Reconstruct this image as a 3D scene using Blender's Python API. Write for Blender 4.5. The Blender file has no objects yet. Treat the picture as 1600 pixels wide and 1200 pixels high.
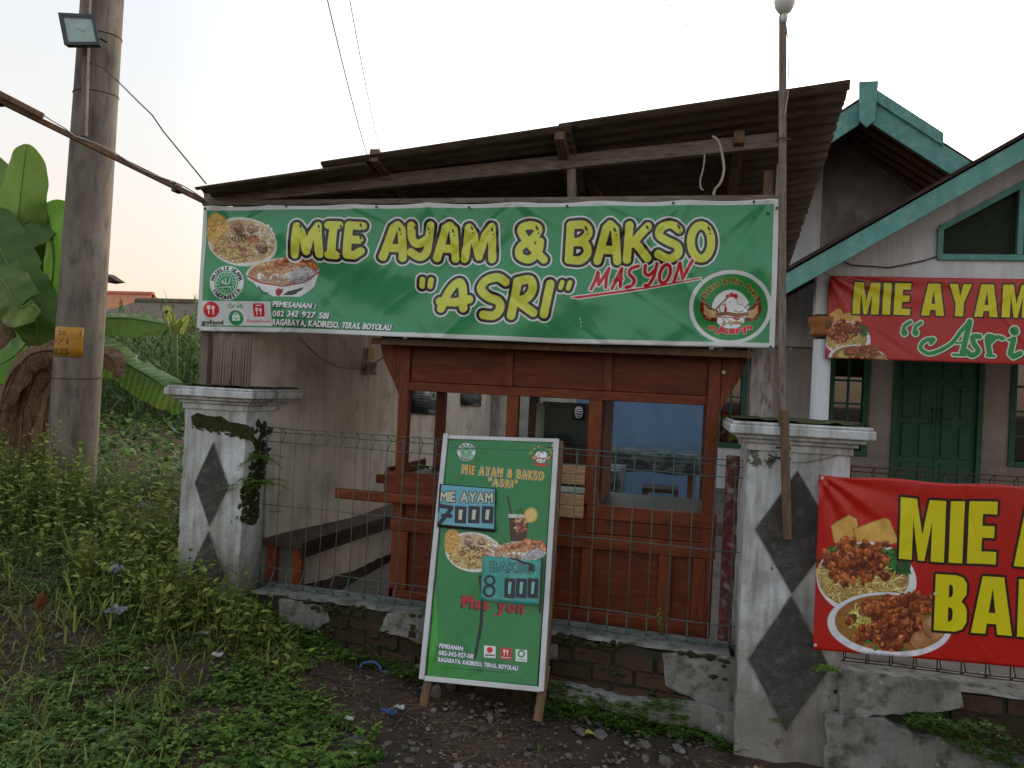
import bpy, bmesh, math, random
import numpy as np
from mathutils import Vector, Matrix
random.seed(7); rng = np.random.default_rng(7)
R = math.radians
S = bpy.context.scene
COL = S.collection

# ------------------------------------------------------------------ camera
CAM = Vector((0, 0, 1.6)); YAW, PITCH, ROLL, FPX = R(12.4), R(0.24), R(2.75), 1200.0
_F = Vector((-math.sin(YAW)*math.cos(PITCH), math.cos(YAW)*math.cos(PITCH), math.sin(PITCH)))
_R0 = Vector((math.cos(YAW), math.sin(YAW), 0)); _U0 = _R0.cross(_F)
_CX = _R0*math.cos(ROLL) + _U0*math.sin(ROLL); _CY = -_R0*math.sin(ROLL) + _U0*math.cos(ROLL)
cd = bpy.data.cameras.new('camera'); cam = bpy.data.objects.new('camera', cd); COL.objects.link(cam)
cd.sensor_width = 36; cd.lens = 36*FPX/1600; cd.clip_start = .05; cd.clip_end = 3000
m = Matrix((_CX, _CY, -_F)).transposed().to_4x4(); m.translation = CAM; cam.matrix_world = m
S.camera = cam

def at(u, v, X=None, Y=None, Z=None):
    """a world point on a vertical or level plane, measured off the survey photograph"""
    d = _F + _CX*((u-800)/FPX) - _CY*((v-600)/FPX)
    if Y is not None: k = (Y-CAM.y)/d.y
    elif X is not None: k = (X-CAM.x)/d.x
    else: k = (Z-CAM.z)/d.z
    return CAM + d*k

# ------------------------------------------------------------------ world + sun
w = bpy.data.worlds.new('World'); S.world = w; w.use_nodes = True
nt = w.node_tree; nt.nodes.clear()
def wn(t, **k):
    n = nt.nodes.new(t)
    for a, b in k.items(): setattr(n, a, b)
    return n
SUN_EL, SUN_AZ = R(14), R(28)        # low sun behind the buildings, to the right
sky = wn('ShaderNodeTexSky', sky_type='NISHITA', sun_disc=False, sun_elevation=SUN_EL, sun_rotation=SUN_AZ, air_density=1.0, dust_density=3.0)
bg1 = wn('ShaderNodeBackground'); bg1.inputs[1].default_value = .05
nt.links.new(sky.outputs[0], bg1.inputs[0])
tc = wn('ShaderNodeTexCoord'); sp = wn('ShaderNodeSeparateXYZ'); nt.links.new(tc.outputs['Generated'], sp.inputs[0])
up = wn('ShaderNodeValToRGB')       # thin overcast: peach haze low down, pale blue-grey above
cr = up.color_ramp; cr.elements[0].position = 0; cr.elements[0].color = (.52, .33, .235, 1)
cr.elements[1].position = 1; cr.elements[1].color = (.40, .455, .525, 1)
e = cr.elements.new(.10); e.color = (.57, .42, .335, 1)
e = cr.elements.new(.26); e.color = (.55, .505, .45, 1)
e = cr.elements.new(.48); e.color = (.51, .535, .555, 1)
nt.links.new(sp.outputs[2], up.inputs[0])
vm = wn('ShaderNodeVectorMath', operation='DOT_PRODUCT'); vm.inputs[1].default_value = (math.sin(R(28)), math.cos(R(28)), .25)
nt.links.new(tc.outputs['Generated'], vm.inputs[0])
gl = wn('ShaderNodeMapRange'); gl.inputs[1].default_value = .44; gl.inputs[2].default_value = 1.0; gl.inputs[3].default_value = 0; gl.inputs[4].default_value = .9
gl.interpolation_type = 'SMOOTHSTEP'
nt.links.new(vm.outputs['Value'], gl.inputs[0])
mx = wn('ShaderNodeMix', data_type='RGBA'); mx.inputs['B'].default_value = (1.75, 1.70, 1.60, 1)
nt.links.new(gl.outputs[0], mx.inputs['Factor']); nt.links.new(up.outputs[0], mx.inputs['A'])
bg2 = wn('ShaderNodeBackground'); bg2.inputs[1].default_value = .79
nt.links.new(mx.outputs['Result'], bg2.inputs[0])
ad = wn('ShaderNodeAddShader'); wo = wn('ShaderNodeOutputWorld')
nt.links.new(bg1.outputs[0], ad.inputs[0]); nt.links.new(bg2.outputs[0], ad.inputs[1]); nt.links.new(ad.outputs[0], wo.inputs[0])
sl = bpy.data.lights.new('sun', 'SUN'); sl.energy = .6; sl.angle = R(14); sl.color = (1, .86, .72)
so = bpy.data.objects.new('sun', sl); COL.objects.link(so)
sd = Vector((math.sin(SUN_AZ)*math.cos(SUN_EL), math.cos(SUN_AZ)*math.cos(SUN_EL), math.sin(SUN_EL)))
so.rotation_euler = sd.to_track_quat('Z', 'Y').to_euler()
S.view_settings.view_transform = 'Standard'; S.view_settings.look = 'None'; S.view_settings.exposure = .84; S.view_settings.gamma = 1
try: S.view_settings.use_curve_mapping = False
except Exception: pass
S.render.engine = 'CYCLES'
try: S.cycles.use_denoising = True
except Exception: pass

# ------------------------------------------------------------------ materials
def mat(name, c1, c2=None, c3=None, scale=4, stretch=(1, 1, 1), rough=.8, bump=.3, bscale=None, detail=6, spec=.3,
        metal=0, lo=.35, hi=.65, trans=0, rnd=0, streak=0, streak_col=None, spots=None, alpha=None, coord='Object', bdist=.01, dirt=None):
    m = bpy.data.materials.new(name); m.use_nodes = True; t = m.node_tree; N = t.nodes; L = t.links
    b = N['Principled BSDF']; b.inputs['Roughness'].default_value = rough; b.inputs['Metallic'].default_value = metal
    b.inputs['Specular IOR Level'].default_value = spec
    tcn = N.new('ShaderNodeTexCoord'); mp = N.new('ShaderNodeMapping'); mp.inputs['Scale'].default_value = stretch
    L.new(tcn.outputs[coord], mp.inputs[0])
    def noise(s, det=detail, vec=mp.outputs[0], r=.55):
        n = N.new('ShaderNodeTexNoise'); n.inputs['Scale'].default_value = s; n.inputs['Detail'].default_value = det; n.inputs['Roughness'].default_value = r
        L.new(vec, n.inputs['Vector']); return n
    def rng_(src, a, bb, lo_=0., hi_=1.):
        r = N.new('ShaderNodeMapRange'); r.inputs[1].default_value = a; r.inputs[2].default_value = bb; r.inputs[3].default_value = lo_; r.inputs[4].default_value = hi_
        L.new(src, r.inputs[0]); return r.outputs[0]
    def mix(f, a, bb, mode='MIX'):
        x = N.new('ShaderNodeMix'); x.data_type = 'RGBA'; x.blend_type = mode
        if isinstance(f, float): x.inputs['Factor'].default_value = f
        else: L.new(f, x.inputs['Factor'])
        for k, vv in (('A', a), ('B', bb)):
            if isinstance(vv, tuple): x.inputs[k].default_value = (*vv, 1)
            else: L.new(vv, x.inputs[k])
        return x.outputs['Result']
    c = c1; n1 = noise(scale)
    if c2: c = mix(rng_(n1.outputs[0], lo, hi), c1, c2)
    if c3: c = mix(rng_(noise(scale*2.7, 8).outputs[0], .5, .68), c, c3)
    if streak:
        mp2 = N.new('ShaderNodeMapping'); mp2.inputs['Scale'].default_value = (7, 7, .7); L.new(tcn.outputs[coord], mp2.inputs[0])
        c = mix(rng_(noise(1.6, 8, mp2.outputs[0], .65).outputs[0], .45, .72, 0, streak), c, streak_col or tuple(x*.35 for x in c1))
    if spots:
        c = mix(rng_(noise(spots[1], 10, tcn.outputs[coord], .7).outputs[0], spots[2], spots[2]+.03), c, spots[0])
    if dirt:      # splashed, soaked foot of a wall: z range above the piece's base, colour
        sz = N.new('ShaderNodeSeparateXYZ'); L.new(tcn.outputs['Object'], sz.inputs[0])
        nz = noise(5, 8, tcn.outputs['Object'], .65); am = N.new('ShaderNodeMath'); am.operation = 'MULTIPLY_ADD'; L.new(nz.outputs[0], am.inputs[0]); am.inputs[1].default_value = -dirt[3]*1.6; L.new(sz.outputs[2], am.inputs[2])
        c = mix(rng_(am.outputs[0], dirt[0], dirt[1], dirt[4], 0), c, dirt[2])
    if rnd:
        a = N.new('ShaderNodeAttribute'); a.attribute_name = 'rnd'
        oi = N.new('ShaderNodeObjectInfo')
        ma = N.new('ShaderNodeMath'); ma.operation = 'ADD'; L.new(a.outputs['Fac'], ma.inputs[0]); L.new(oi.outputs['Random'], ma.inputs[1])
        mb_ = N.new('ShaderNodeMath'); mb_.operation = 'FRACT'; L.new(ma.outputs[0], mb_.inputs[0])
        h = N.new('ShaderNodeHueSaturation'); L.new(rng_(mb_.outputs[0], 0, 1, 1-rnd, 1+rnd), h.inputs['Value'])
        L.new(rng_(mb_.outputs[0], 0, 1, .5+.06*rnd, .5-.06*rnd), h.inputs['Hue'])
        if isinstance(c, tuple): h.inputs['Color'].default_value = (*c, 1)
        else: L.new(c, h.inputs['Color'])
        c = h.outputs[0]
    if isinstance(c, tuple): b.inputs['Base Color'].default_value = (*c, 1)
    else: L.new(c, b.inputs['Base Color'])
    if bump:
        bp = N.new('ShaderNodeBump'); bp.inputs['Strength'].default_value = bump; bp.inputs['Distance'].default_value = bdist
        L.new(noise(bscale or scale*6, 8).outputs[0], bp.inputs['Height']); L.new(bp.outputs[0], b.inputs['Normal'])
    if trans:
        tr = N.new('ShaderNodeBsdfTranslucent'); ms = N.new('ShaderNodeMixShader'); ms.inputs[0].default_value = trans
        if isinstance(c, tuple): tr.inputs[0].default_value = (*c, 1)
        else: L.new(c, tr.inputs[0])
        out = [n for n in N if n.type == 'OUTPUT_MATERIAL'][0]
        L.new(b.outputs[0], ms.inputs[1]); L.new(tr.outputs[0], ms.inputs[2]); L.new(ms.outputs[0], out.inputs[0])
    return m
def glass(name, col=(.85, .92, .92), a=.03):
    m = bpy.data.materials.new(name); m.use_nodes = True; t = m.node_tree; N = t.nodes; L = t.links
    N.clear(); o = N.new('ShaderNodeOutputMaterial'); g = N.new('ShaderNodeBsdfGlossy'); g.inputs['Roughness'].default_value = .03
    tr = N.new('ShaderNodeBsdfTransparent'); tr.inputs[0].default_value = (*col, 1); f = N.new('ShaderNodeFresnel'); f.inputs[0].default_value = 1.5
    ma = N.new('ShaderNodeMath'); ma.operation = 'ADD'; ma.inputs[1].default_value = a; L.new(f.outputs[0], ma.inputs[0])
    ge = N.new('ShaderNodeNewGeometry'); iv = N.new('ShaderNodeMath'); iv.operation = 'SUBTRACT'; iv.inputs[0].default_value = 1; L.new(ge.outputs['Backfacing'], iv.inputs[1])
    mu = N.new('ShaderNodeMath'); mu.operation = 'MULTIPLY'; L.new(ma.outputs[0], mu.inputs[0]); L.new(iv.outputs[0], mu.inputs[1])
    ms = N.new('ShaderNodeMixShader'); L.new(mu.outputs[0], ms.inputs[0]); L.new(tr.outputs[0], ms.inputs[1]); L.new(g.outputs[0], ms.inputs[2]); L.new(ms.outputs[0], o.inputs[0])
    return m
M = dict(
 soil=mat('soil', (.040,.028,.020), (.072,.048,.033), (.026,.019,.015), scale=3, rough=.95, bump=.9, bscale=40, bdist=.02, spots=((.13,.12,.10), 60, .70)),
 red_soil=mat('red_soil', (.12,.065,.04), (.07,.05,.03), scale=2, rough=.95, bump=.8, bscale=20),
 concrete_pole=mat('pole_concrete', (.235,.20,.165), (.15,.125,.105), (.10,.088,.078), scale=5, stretch=(1,1,.35), rough=.9, bump=.5, bscale=50, streak=.6, streak_col=(.04,.035,.03), spots=((.28,.28,.27), 7, .74)),
 plaster=mat('pillar_plaster', (.62,.66,.68), (.42,.44,.44), (.50,.50,.47), scale=5, rough=.85, bump=.4, bscale=60, streak=.85, streak_col=(.12,.105,.075), spots=((.12,.11,.09), 6, .63)),
 plaster_low=mat('old_grey_plaster', (.26,.26,.24), (.15,.148,.138), (.06,.065,.035), scale=5, rough=.9, bump=.6, bscale=50, streak=.5, streak_col=(.05,.045,.035), spots=((.34,.35,.34), 9, .62)),
 shaft_plaster=mat('pillar_shaft_plaster', (.62,.66,.68), (.42,.44,.44), (.50,.50,.47), scale=5, rough=.85, bump=.4, bscale=60, streak=.9, streak_col=(.11,.095,.065), spots=((.12,.11,.09), 6, .625), dirt=(.05,.62,(.115,.095,.062),.55,.72)),
 stone_dark=mat('dark_roughcast', (.085,.082,.075), (.05,.05,.045), (.12,.115,.105), scale=9, rough=.95, bump=1, bscale=120, bdist=.012),
 moss=mat('moss', (.035,.045,.012), (.06,.065,.02), (.03,.022,.012), scale=20, rough=1, bump=1, bscale=150, bdist=.02),
 brick=mat('old_brick', (.115,.060,.036), (.055,.036,.024), (.040,.046,.020), scale=11, rough=.95, bump=.9, bscale=70, rnd=.35),
 mortar=mat('dark_mortar', (.045,.04,.03), (.03,.032,.02), scale=15, rough=1, bump=1, bscale=90),
 wall_beige=mat('stained_beige_plaster', (.56,.51,.44), (.46,.41,.345), (.37,.325,.27), scale=2.2, rough=.9, bump=.25, bscale=30, streak=.45, streak_col=(.17,.135,.10), spots=((.10,.085,.06), 4.5, .69)),
 wall_house=mat('house_tan_plaster', (.44,.39,.36), (.36,.32,.29), scale=1.5, rough=.9, bump=.2, bscale=30, streak=.45, streak_col=(.2,.17,.14), spots=((.17,.15,.135), 3.0, .62), dirt=(.1,.6,(.2,.17,.15),.9,.7)),
 wall_white=mat('house_white_plaster', (.66,.67,.69), (.56,.57,.58), scale=1.5, rough=.9, bump=.2, bscale=30, streak=.5, streak_col=(.33,.31,.28), spots=((.40,.38,.36), 5, .70)),
 wall_grey=mat('raw_cement_render', (.26,.235,.22), (.16,.145,.135), (.32,.30,.285), scale=1.3, rough=.95, bump=.5, bscale=25, streak=.4, streak_col=(.06,.055,.05)),
 blue=mat('blue_wall_paint', (.155,.25,.41), (.12,.20,.34), (.17,.27,.42), scale=1.2, rough=.8, bump=.1, streak=.3, streak_col=(.08,.12,.19), spots=((.22,.29,.38), 3, .70)),
 floor=mat('yard_cement', (.19,.17,.145), (.12,.105,.09), (.08,.075,.065), scale=1.6, rough=.9, bump=.4, bscale=40),
 teal=mat('teal_paint', (.13,.33,.29), (.095,.26,.23), (.17,.36,.325), scale=4, rough=.7, bump=.2, streak=.35, streak_col=(.10,.14,.12), spots=((.20,.19,.17), 8, .68)),
 green_paint=mat('green_door_paint', (.016,.11,.065), (.010,.08,.045), (.03,.12,.08), spots=((.06,.09,.07), 14, .68), streak=.3, streak_col=(.015,.05,.035), scale=3, rough=.5, bump=.1, spec=.4),
 cart_wood=mat('varnished_red_wood', (.175,.040,.013), (.105,.022,.008), (.22,.055,.018), scale=3, stretch=(1.2,6,9), rough=.5, bump=.08, bscale=12, spec=.28),
 cart_wood_v=mat('varnished_red_wood_upright', (.180,.041,.013), (.105,.022,.008), (.23,.058,.019), scale=3, stretch=(9,9,1.0), rough=.5, bump=.08, bscale=12, spec=.28),
 cart_panel=mat('red_plywood_panel', (.145,.031,.010), (.090,.018,.007), (.18,.042,.014), scale=2.5, stretch=(1,6,5), rough=.5, bump=.05, bscale=12, spec=.28),
 grey_wood=mat('weathered_wood', (.24,.20,.165), (.14,.11,.088), (.10,.08,.065), scale=5, stretch=(1.2,9,9), rough=.85, bump=.4, bscale=20, spots=((.06,.045,.035), 9, .70)),
 grey_wood_v=mat('weathered_wood_upright', (.24,.195,.16), (.15,.12,.095), (.10,.08,.065), scale=5, stretch=(9,9,1.2), rough=.85, bump=.4, bscale=20),
 brown_wood=mat('brown_wood', (.19,.115,.07), (.11,.065,.042), scale=5, stretch=(9,9,1.2), rough=.75, bump=.3, bscale=20),
 bench_wood=mat('dark_bench_wood', (.055,.03,.022), (.035,.02,.015), scale=5, stretch=(9,1.2,9), rough=.5, bump=.2, bscale=20),
 lit_pale_wood=mat('lit_pale_grained_wood', (.52,.33,.18), (.34,.20,.10), (.62,.42,.25), scale=5, stretch=(1,8,14), rough=.5, bump=.1, bscale=12),  # bright tone carries the light on a lit tabletop
 roof_sheet=mat('old_fibre_sheet', (.13,.098,.072), (.080,.062,.050), (.17,.13,.095), scale=3, stretch=(1,4,1), rough=.9, bump=.3, bscale=40, streak=.3, streak_col=(.03,.025,.02)),
 zinc=mat('pale_corrugated_zinc', (.33,.29,.245), (.24,.20,.165), scale=4, rough=.6, bump=.2, streak=.6, streak_col=(.14,.09,.06), spec=.4),
 tile=mat('clay_tile', (.42,.16,.07), (.30,.11,.055), scale=6, rough=.85, bump=.4, rnd=.25),
 dark_tile=mat('dark_roof_edge', (.05,.03,.028), (.03,.02,.018), scale=6, rough=.85, bump=.4),
 wire_green=mat('green_coated_wire', (.085,.155,.14), (.055,.09,.08), scale=20, rough=.65, bump=.1, spec=.3, spots=((.12,.06,.035), 14, .58)),
 rust=mat('rusty_wire', (.07,.038,.025), (.04,.025,.018), scale=20, rough=.85, bump=.3),
 black=mat('black_plastic', (.012,.012,.014), rough=.45, bump=0, spec=.5),
 cable=mat('dark_cable', (.03,.03,.03), rough=.6, bump=0),
 cable_pale=mat('pale_cable', (.35,.31,.25), rough=.6, bump=0),
 metal=mat('lamp_reflector', (.60,.58,.48), (.46,.44,.36), scale=9, rough=.5, bump=.1),
 white_plastic=mat('white_plastic', (.75,.75,.73), (.62,.62,.60), scale=6, rough=.4, bump=.1),
 orange=mat('orange_capital_paint', (.36,.15,.045), (.25,.10,.035), scale=5, rough=.7),
 cloth=mat('marbled_table_cover', (.10,.115,.12), (.035,.042,.045), (.22,.24,.25), scale=4.5, stretch=(1,1,2.6), rough=.45, bump=.15, bscale=12, detail=9, lo=.44, hi=.54),
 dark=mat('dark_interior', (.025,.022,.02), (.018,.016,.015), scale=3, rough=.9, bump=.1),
 mesh_vent=mat('green_vent_mesh', (.028,.042,.024), (.016,.026,.015), scale=40, rough=.8, bump=.5),
 leaf=mat('broad_leaf', (.125,.215,.036), (.085,.165,.028), scale=9, rough=.5, bump=.1, trans=.3, rnd=.45, spec=.3),
 tall_weed=mat('tall_weed_leaf', (.17,.245,.04), (.22,.24,.055), (.12,.18,.035), scale=5, rough=.6, bump=0, trans=.3, rnd=.45, spec=.25),
 leaf_dark=mat('bush_leaf', (.095,.165,.032), (.068,.125,.025), scale=9, rough=.55, bump=0, trans=.25, rnd=.5, spec=.25),
 grass=mat('grass', (.16,.215,.04), (.20,.20,.06), scale=3, rough=.6, bump=0, trans=.3, rnd=.45, spec=.25),
 straw=mat('dry_straw', (.23,.15,.08), (.14,.09,.05), scale=6, rough=.9, bump=0, rnd=.4),
 corn=mat('corn_leaf', (.11,.19,.045), (.065,.13,.028), scale=5, rough=.5, bump=.1, trans=.3, rnd=.4),
 crop=mat('crop_leaf', (.12,.20,.035), (.085,.155,.028), scale=5, rough=.55, bump=.1, trans=.3, rnd=.4),
 banana=mat('banana_leaf', (.10,.185,.026), (.068,.14,.02), (.14,.19,.035), scale=2, rough=.42, bump=.1, trans=.4, spec=.4, rnd=.22),
 dead=mat('dead_leaf', (.17,.10,.06), (.09,.055,.035), (.25,.17,.11), scale=7, stretch=(5,5,1), rough=.95, bump=.6, bscale=30, trans=.15),
 yellow_leaf=mat('yellow_leaf', (.45,.40,.06), (.35,.33,.07), scale=7, rough=.6, bump=.1, trans=.3),
 pebble=mat('pebble', (.15,.135,.12), (.08,.07,.06), scale=9, rough=.9, bump=.4, rnd=.6),
 stone=mat('rubble_stone', (.13,.12,.105), (.08,.07,.06), (.2,.19,.17), scale=12, rough=.9, bump=.6, rnd=.4),
 bag=mat('crumpled_plastic_bag', (.34,.37,.41), (.16,.18,.21), scale=10, rough=.3, bump=.6, trans=.3, spec=.5),
 blue_rope=mat('blue_plastic', (.02,.12,.38), rough=.4, bump=0, spec=.5),
 red_paint=mat('peeling_red_paint', (.16,.035,.03), (.10,.03,.028), (.30,.27,.25), scale=7, rough=.8, bump=.4, streak=.4, streak_col=(.08,.06,.055), spots=((.36,.33,.31), 9, .62)),
 old_post=mat('peeling_white_post', (.34,.31,.30), (.22,.19,.17), (.12,.09,.075), scale=8, stretch=(3,3,.6), rough=.85, bump=.4, streak=.6, streak_col=(.10,.075,.06)),
 plate=mat('yellow_plate', (.36,.20,.02), (.42,.22,.02), scale=8, rough=.6, bump=.1, spots=((.2,.1,.03), 12, .68)),
)
gl_clear = glass('clear_glass'); gl_dark = glass('house_glass', (.35, .38, .38), .10)

# ------------------------------------------------------------------ mesh helpers
class MB:
    def __init__(s): s.v = []; s.f = []; s.uv = None
    def add(s, vs, fs):
        o = len(s.v); s.v += [tuple(x) for x in vs]; s.f += [tuple(i+o for i in f) for f in fs]; return s
    def box(s, a, b):
        x0, y0, z0 = (min(a[i], b[i]) for i in range(3)); x1, y1, z1 = (max(a[i], b[i]) for i in range(3))
        return s.add([(x0,y0,z0),(x1,y0,z0),(x1,y1,z0),(x0,y1,z0),(x0,y0,z1),(x1,y0,z1),(x1,y1,z1),(x0,y1,z1)],
                     [(0,3,2,1),(4,5,6,7),(0,1,5,4),(1,2,6,5),(2,3,7,6),(3,0,4,7)])
    def bar(s, p, q, w, h, up=(0,0,1)):
        p = Vector(p); q = Vector(q); d = (q-p).normalized(); u = Vector(up)
        if abs(d.dot(u)) > .99: u = Vector((0,1,0))
        r = d.cross(u).normalized(); u = r.cross(d).normalized()
        vs = [c + r*(a*w/2) + u*(b*h/2) for c in (p, q) for a, b in ((-1,-1),(1,-1),(1,1),(-1,1))]
        return s.add(vs, [(0,1,2,3),(7,6,5,4),(0,4,5,1),(1,5,6,2),(2,6,7,3),(3,7,4,0)])
    def tube(s, pts, r, n=8, cap=True):
        pts = [Vector(p) for p in pts]; k = len(pts); rr = r if isinstance(r, (list, tuple)) else [r]*k
        vs = []; t0 = (pts[1]-pts[0]).normalized(); u = t0.orthogonal().normalized()
        for i in range(k):
            t = (pts[min(i+1,k-1)]-pts[max(i-1,0)]).normalized(); u = (u - t*u.dot(t)).normalized(); v = t.cross(u)
            vs += [pts[i] + (u*math.cos(a)+v*math.sin(a))*rr[i] for a in (2*math.pi*j/n for j in range(n))]
        fs = [(i*n+j, i*n+(j+1)%n, (i+1)*n+(j+1)%n, (i+1)*n+j) for i in range(k-1) for j in range(n)]
        if cap: fs += [tuple(range(n))[::-1], tuple((k-1)*n+j for j in range(n))]
        return s.add(vs, fs)
    def prism(s, poly, dvec):
        n = len(poly); d = Vector(dvec); a = [Vector(p) for p in poly]; b = [p+d for p in a]
        return s.add(a+b, [tuple(range(n)), tuple(range(2*n-1, n-1, -1))] + [(i, i+n, (i+1)%n+n, (i+1)%n) for i in range(n)])
    def lathe(s, c, prof, n=20):
        vs = []; k = len(prof)
        for r_, z in prof: vs += [(c[0]+r_*math.cos(2*math.pi*j/n), c[1]+r_*math.sin(2*math.pi*j/n), c[2]+z) for j in range(n)]
        fs = [(i*n+j, i*n+(j+1)%n, (i+1)*n+(j+1)%n, (i+1)*n+j) for i in range(k-1) for j in range(n)]
        fs += [tuple(range(n))[::-1], tuple((k-1)*n+j for j in range(n))]
        return s.add(vs, fs)
    def grid(s, P, thick=None):
        nu, nv = len(P), len(P[0]); o = len(s.v)
        s.add([p for row in P for p in row], [(i*nv+j, i*nv+j+1, (i+1)*nv+j+1, (i+1)*nv+j) for i in range(nu-1) for j in range(nv-1)])
        return s
    def blob(s, c, r, sub=1, jit=.2, sq=(1,1,1), rot=0):
        bm = bmesh.new(); bmesh.ops.create_icosphere(bm, subdivisions=sub, radius=1)
        ca, sa = math.cos(rot), math.sin(rot); vs = []
        for v in bm.verts:
            k = r*(1+random.uniform(-jit, jit)); x, y, z = v.co.x*k*sq[0], v.co.y*k*sq[1], v.co.z*k*sq[2]
            vs.append((c[0]+x*ca-y*sa, c[1]+x*sa+y*ca, c[2]+z))
        fs = [tuple(v.index for v in f.verts) for f in bm.faces]; bm.free(); return s.add(vs, fs)
WL = {}
def tag(o, label=None, cat=None, group=None, kind=None):
    for k, v in (('label', label), ('category', cat), ('group', group), ('kind', kind)):
        if v: o[k] = v
    return o
def thing(name, loc, label, cat, group=None):
    o = bpy.data.objects.new(name, None); COL.objects.link(o); o.location = loc; WL[o] = Vector(loc); o.empty_display_size = .1
    return tag(o, label, cat, group)
def link(name, me, c, parent):
    o = bpy.data.objects.new(name, me); COL.objects.link(o); WL[o] = Vector(c)
    if parent: o.parent = parent; o.location = Vector(c) - WL[parent]
    else: o.location = c
    return o
def ob(name, mb, m, parent=None, label=None, cat=None, group=None, kind=None, bevel=0, smooth=False, thick=0, fix=False):
    vs = np.array([tuple(v) for v in mb.v], dtype=float); lo, hi = vs.min(0), vs.max(0)
    c = Vector(((lo+hi)/2).tolist()); c.z = lo[2]
    me = bpy.data.meshes.new(name); me.from_pydata((vs-np.array(c)).tolist(), [], mb.f); me.update()
    if fix:
        bm = bmesh.new(); bm.from_mesh(me); bmesh.ops.recalc_face_normals(bm, faces=bm.faces); bm.to_mesh(me); bm.free()
    me.materials.append(m)
    if smooth: me.polygons.foreach_set('use_smooth', [True]*len(me.polygons))
    o = link(name, me, c, parent)
    if thick: md = o.modifiers.new('t', 'SOLIDIFY'); md.thickness = thick; md.offset = 0
    if bevel: md = o.modifiers.new('b', 'BEVEL'); md.width = bevel; md.segments = 2; md.limit_method = 'ANGLE'
    return tag(o, label, cat, group, kind)
def copy_tree(o, parent=None, loc=None):
    c = o.copy(); COL.objects.link(c); WL[c] = Vector(loc) if loc is not None else WL[o].copy()
    if parent: c.parent = parent
    if loc is not None: c.location = loc
    for ch in [x for x in list(WL) if x.parent == o]: copy_tree(ch, c)
    return c
def setrnd(o, vals):
    a = o.data.attributes.new('rnd', 'FLOAT', 'POINT'); a.data.foreach_set('value', np.asarray(vals, dtype=np.float32))

# ------------------------------------------------------------------ flat print painted in numpy
_gl = {}
def glyph(ch):
    if ch in _gl: return _gl[ch]
    cu = bpy.data.curves.new('t', 'FONT'); cu.body = ch; cu.size = 1; cu.resolution_u = 3
    o = bpy.data.objects.new('t', cu); COL.objects.link(o)
    dg = bpy.context.evaluated_depsgraph_get(); me = bpy.data.meshes.new_from_object(o.evaluated_get(dg))
    bm = bmesh.new(); bm.from_mesh(me); bmesh.ops.remove_doubles(bm, verts=bm.verts, dist=1e-5)
    E = np.array([[(e.verts[0].co.x, e.verts[0].co.y), (e.verts[1].co.x, e.verts[1].co.y)] for e in bm.edges if len(e.link_faces) == 1], dtype=float)
    bm.free(); bpy.data.meshes.remove(me); bpy.data.objects.remove(o); bpy.data.curves.remove(cu)
    if len(E) == 0: _gl[ch] = (E, .3); return _gl[ch]
    x0 = E[:, :, 0].min(); E[:, :, 0] -= x0; _gl[ch] = (E, E[:, :, 0].max()); return _gl[ch]
def homog(src, dst):
    A = []; B = []
    for (x, y), (u, v) in zip(src, dst):
        A.append([x, y, 1, 0, 0, 0, -u*x, -u*y]); B.append(u); A.append([0, 0, 0, x, y, 1, -v*x, -v*y]); B.append(v)
    h = np.linalg.solve(np.array(A, float), np.array(B, float)); return np.array([[h[0],h[1],h[2]],[h[3],h[4],h[5]],[h[6],h[7],1]])
def hap(H, x, y):
    d = H[2,0]*x+H[2,1]*y+H[2,2]; return (H[0,0]*x+H[0,1]*y+H[0,2])/d, (H[1,0]*x+H[1,1]*y+H[1,2])/d
def srgb(c): return np.array([((x/255+.055)/1.055)**2.4 if x > 10 else x/255/12.92 for x in c])
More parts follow.
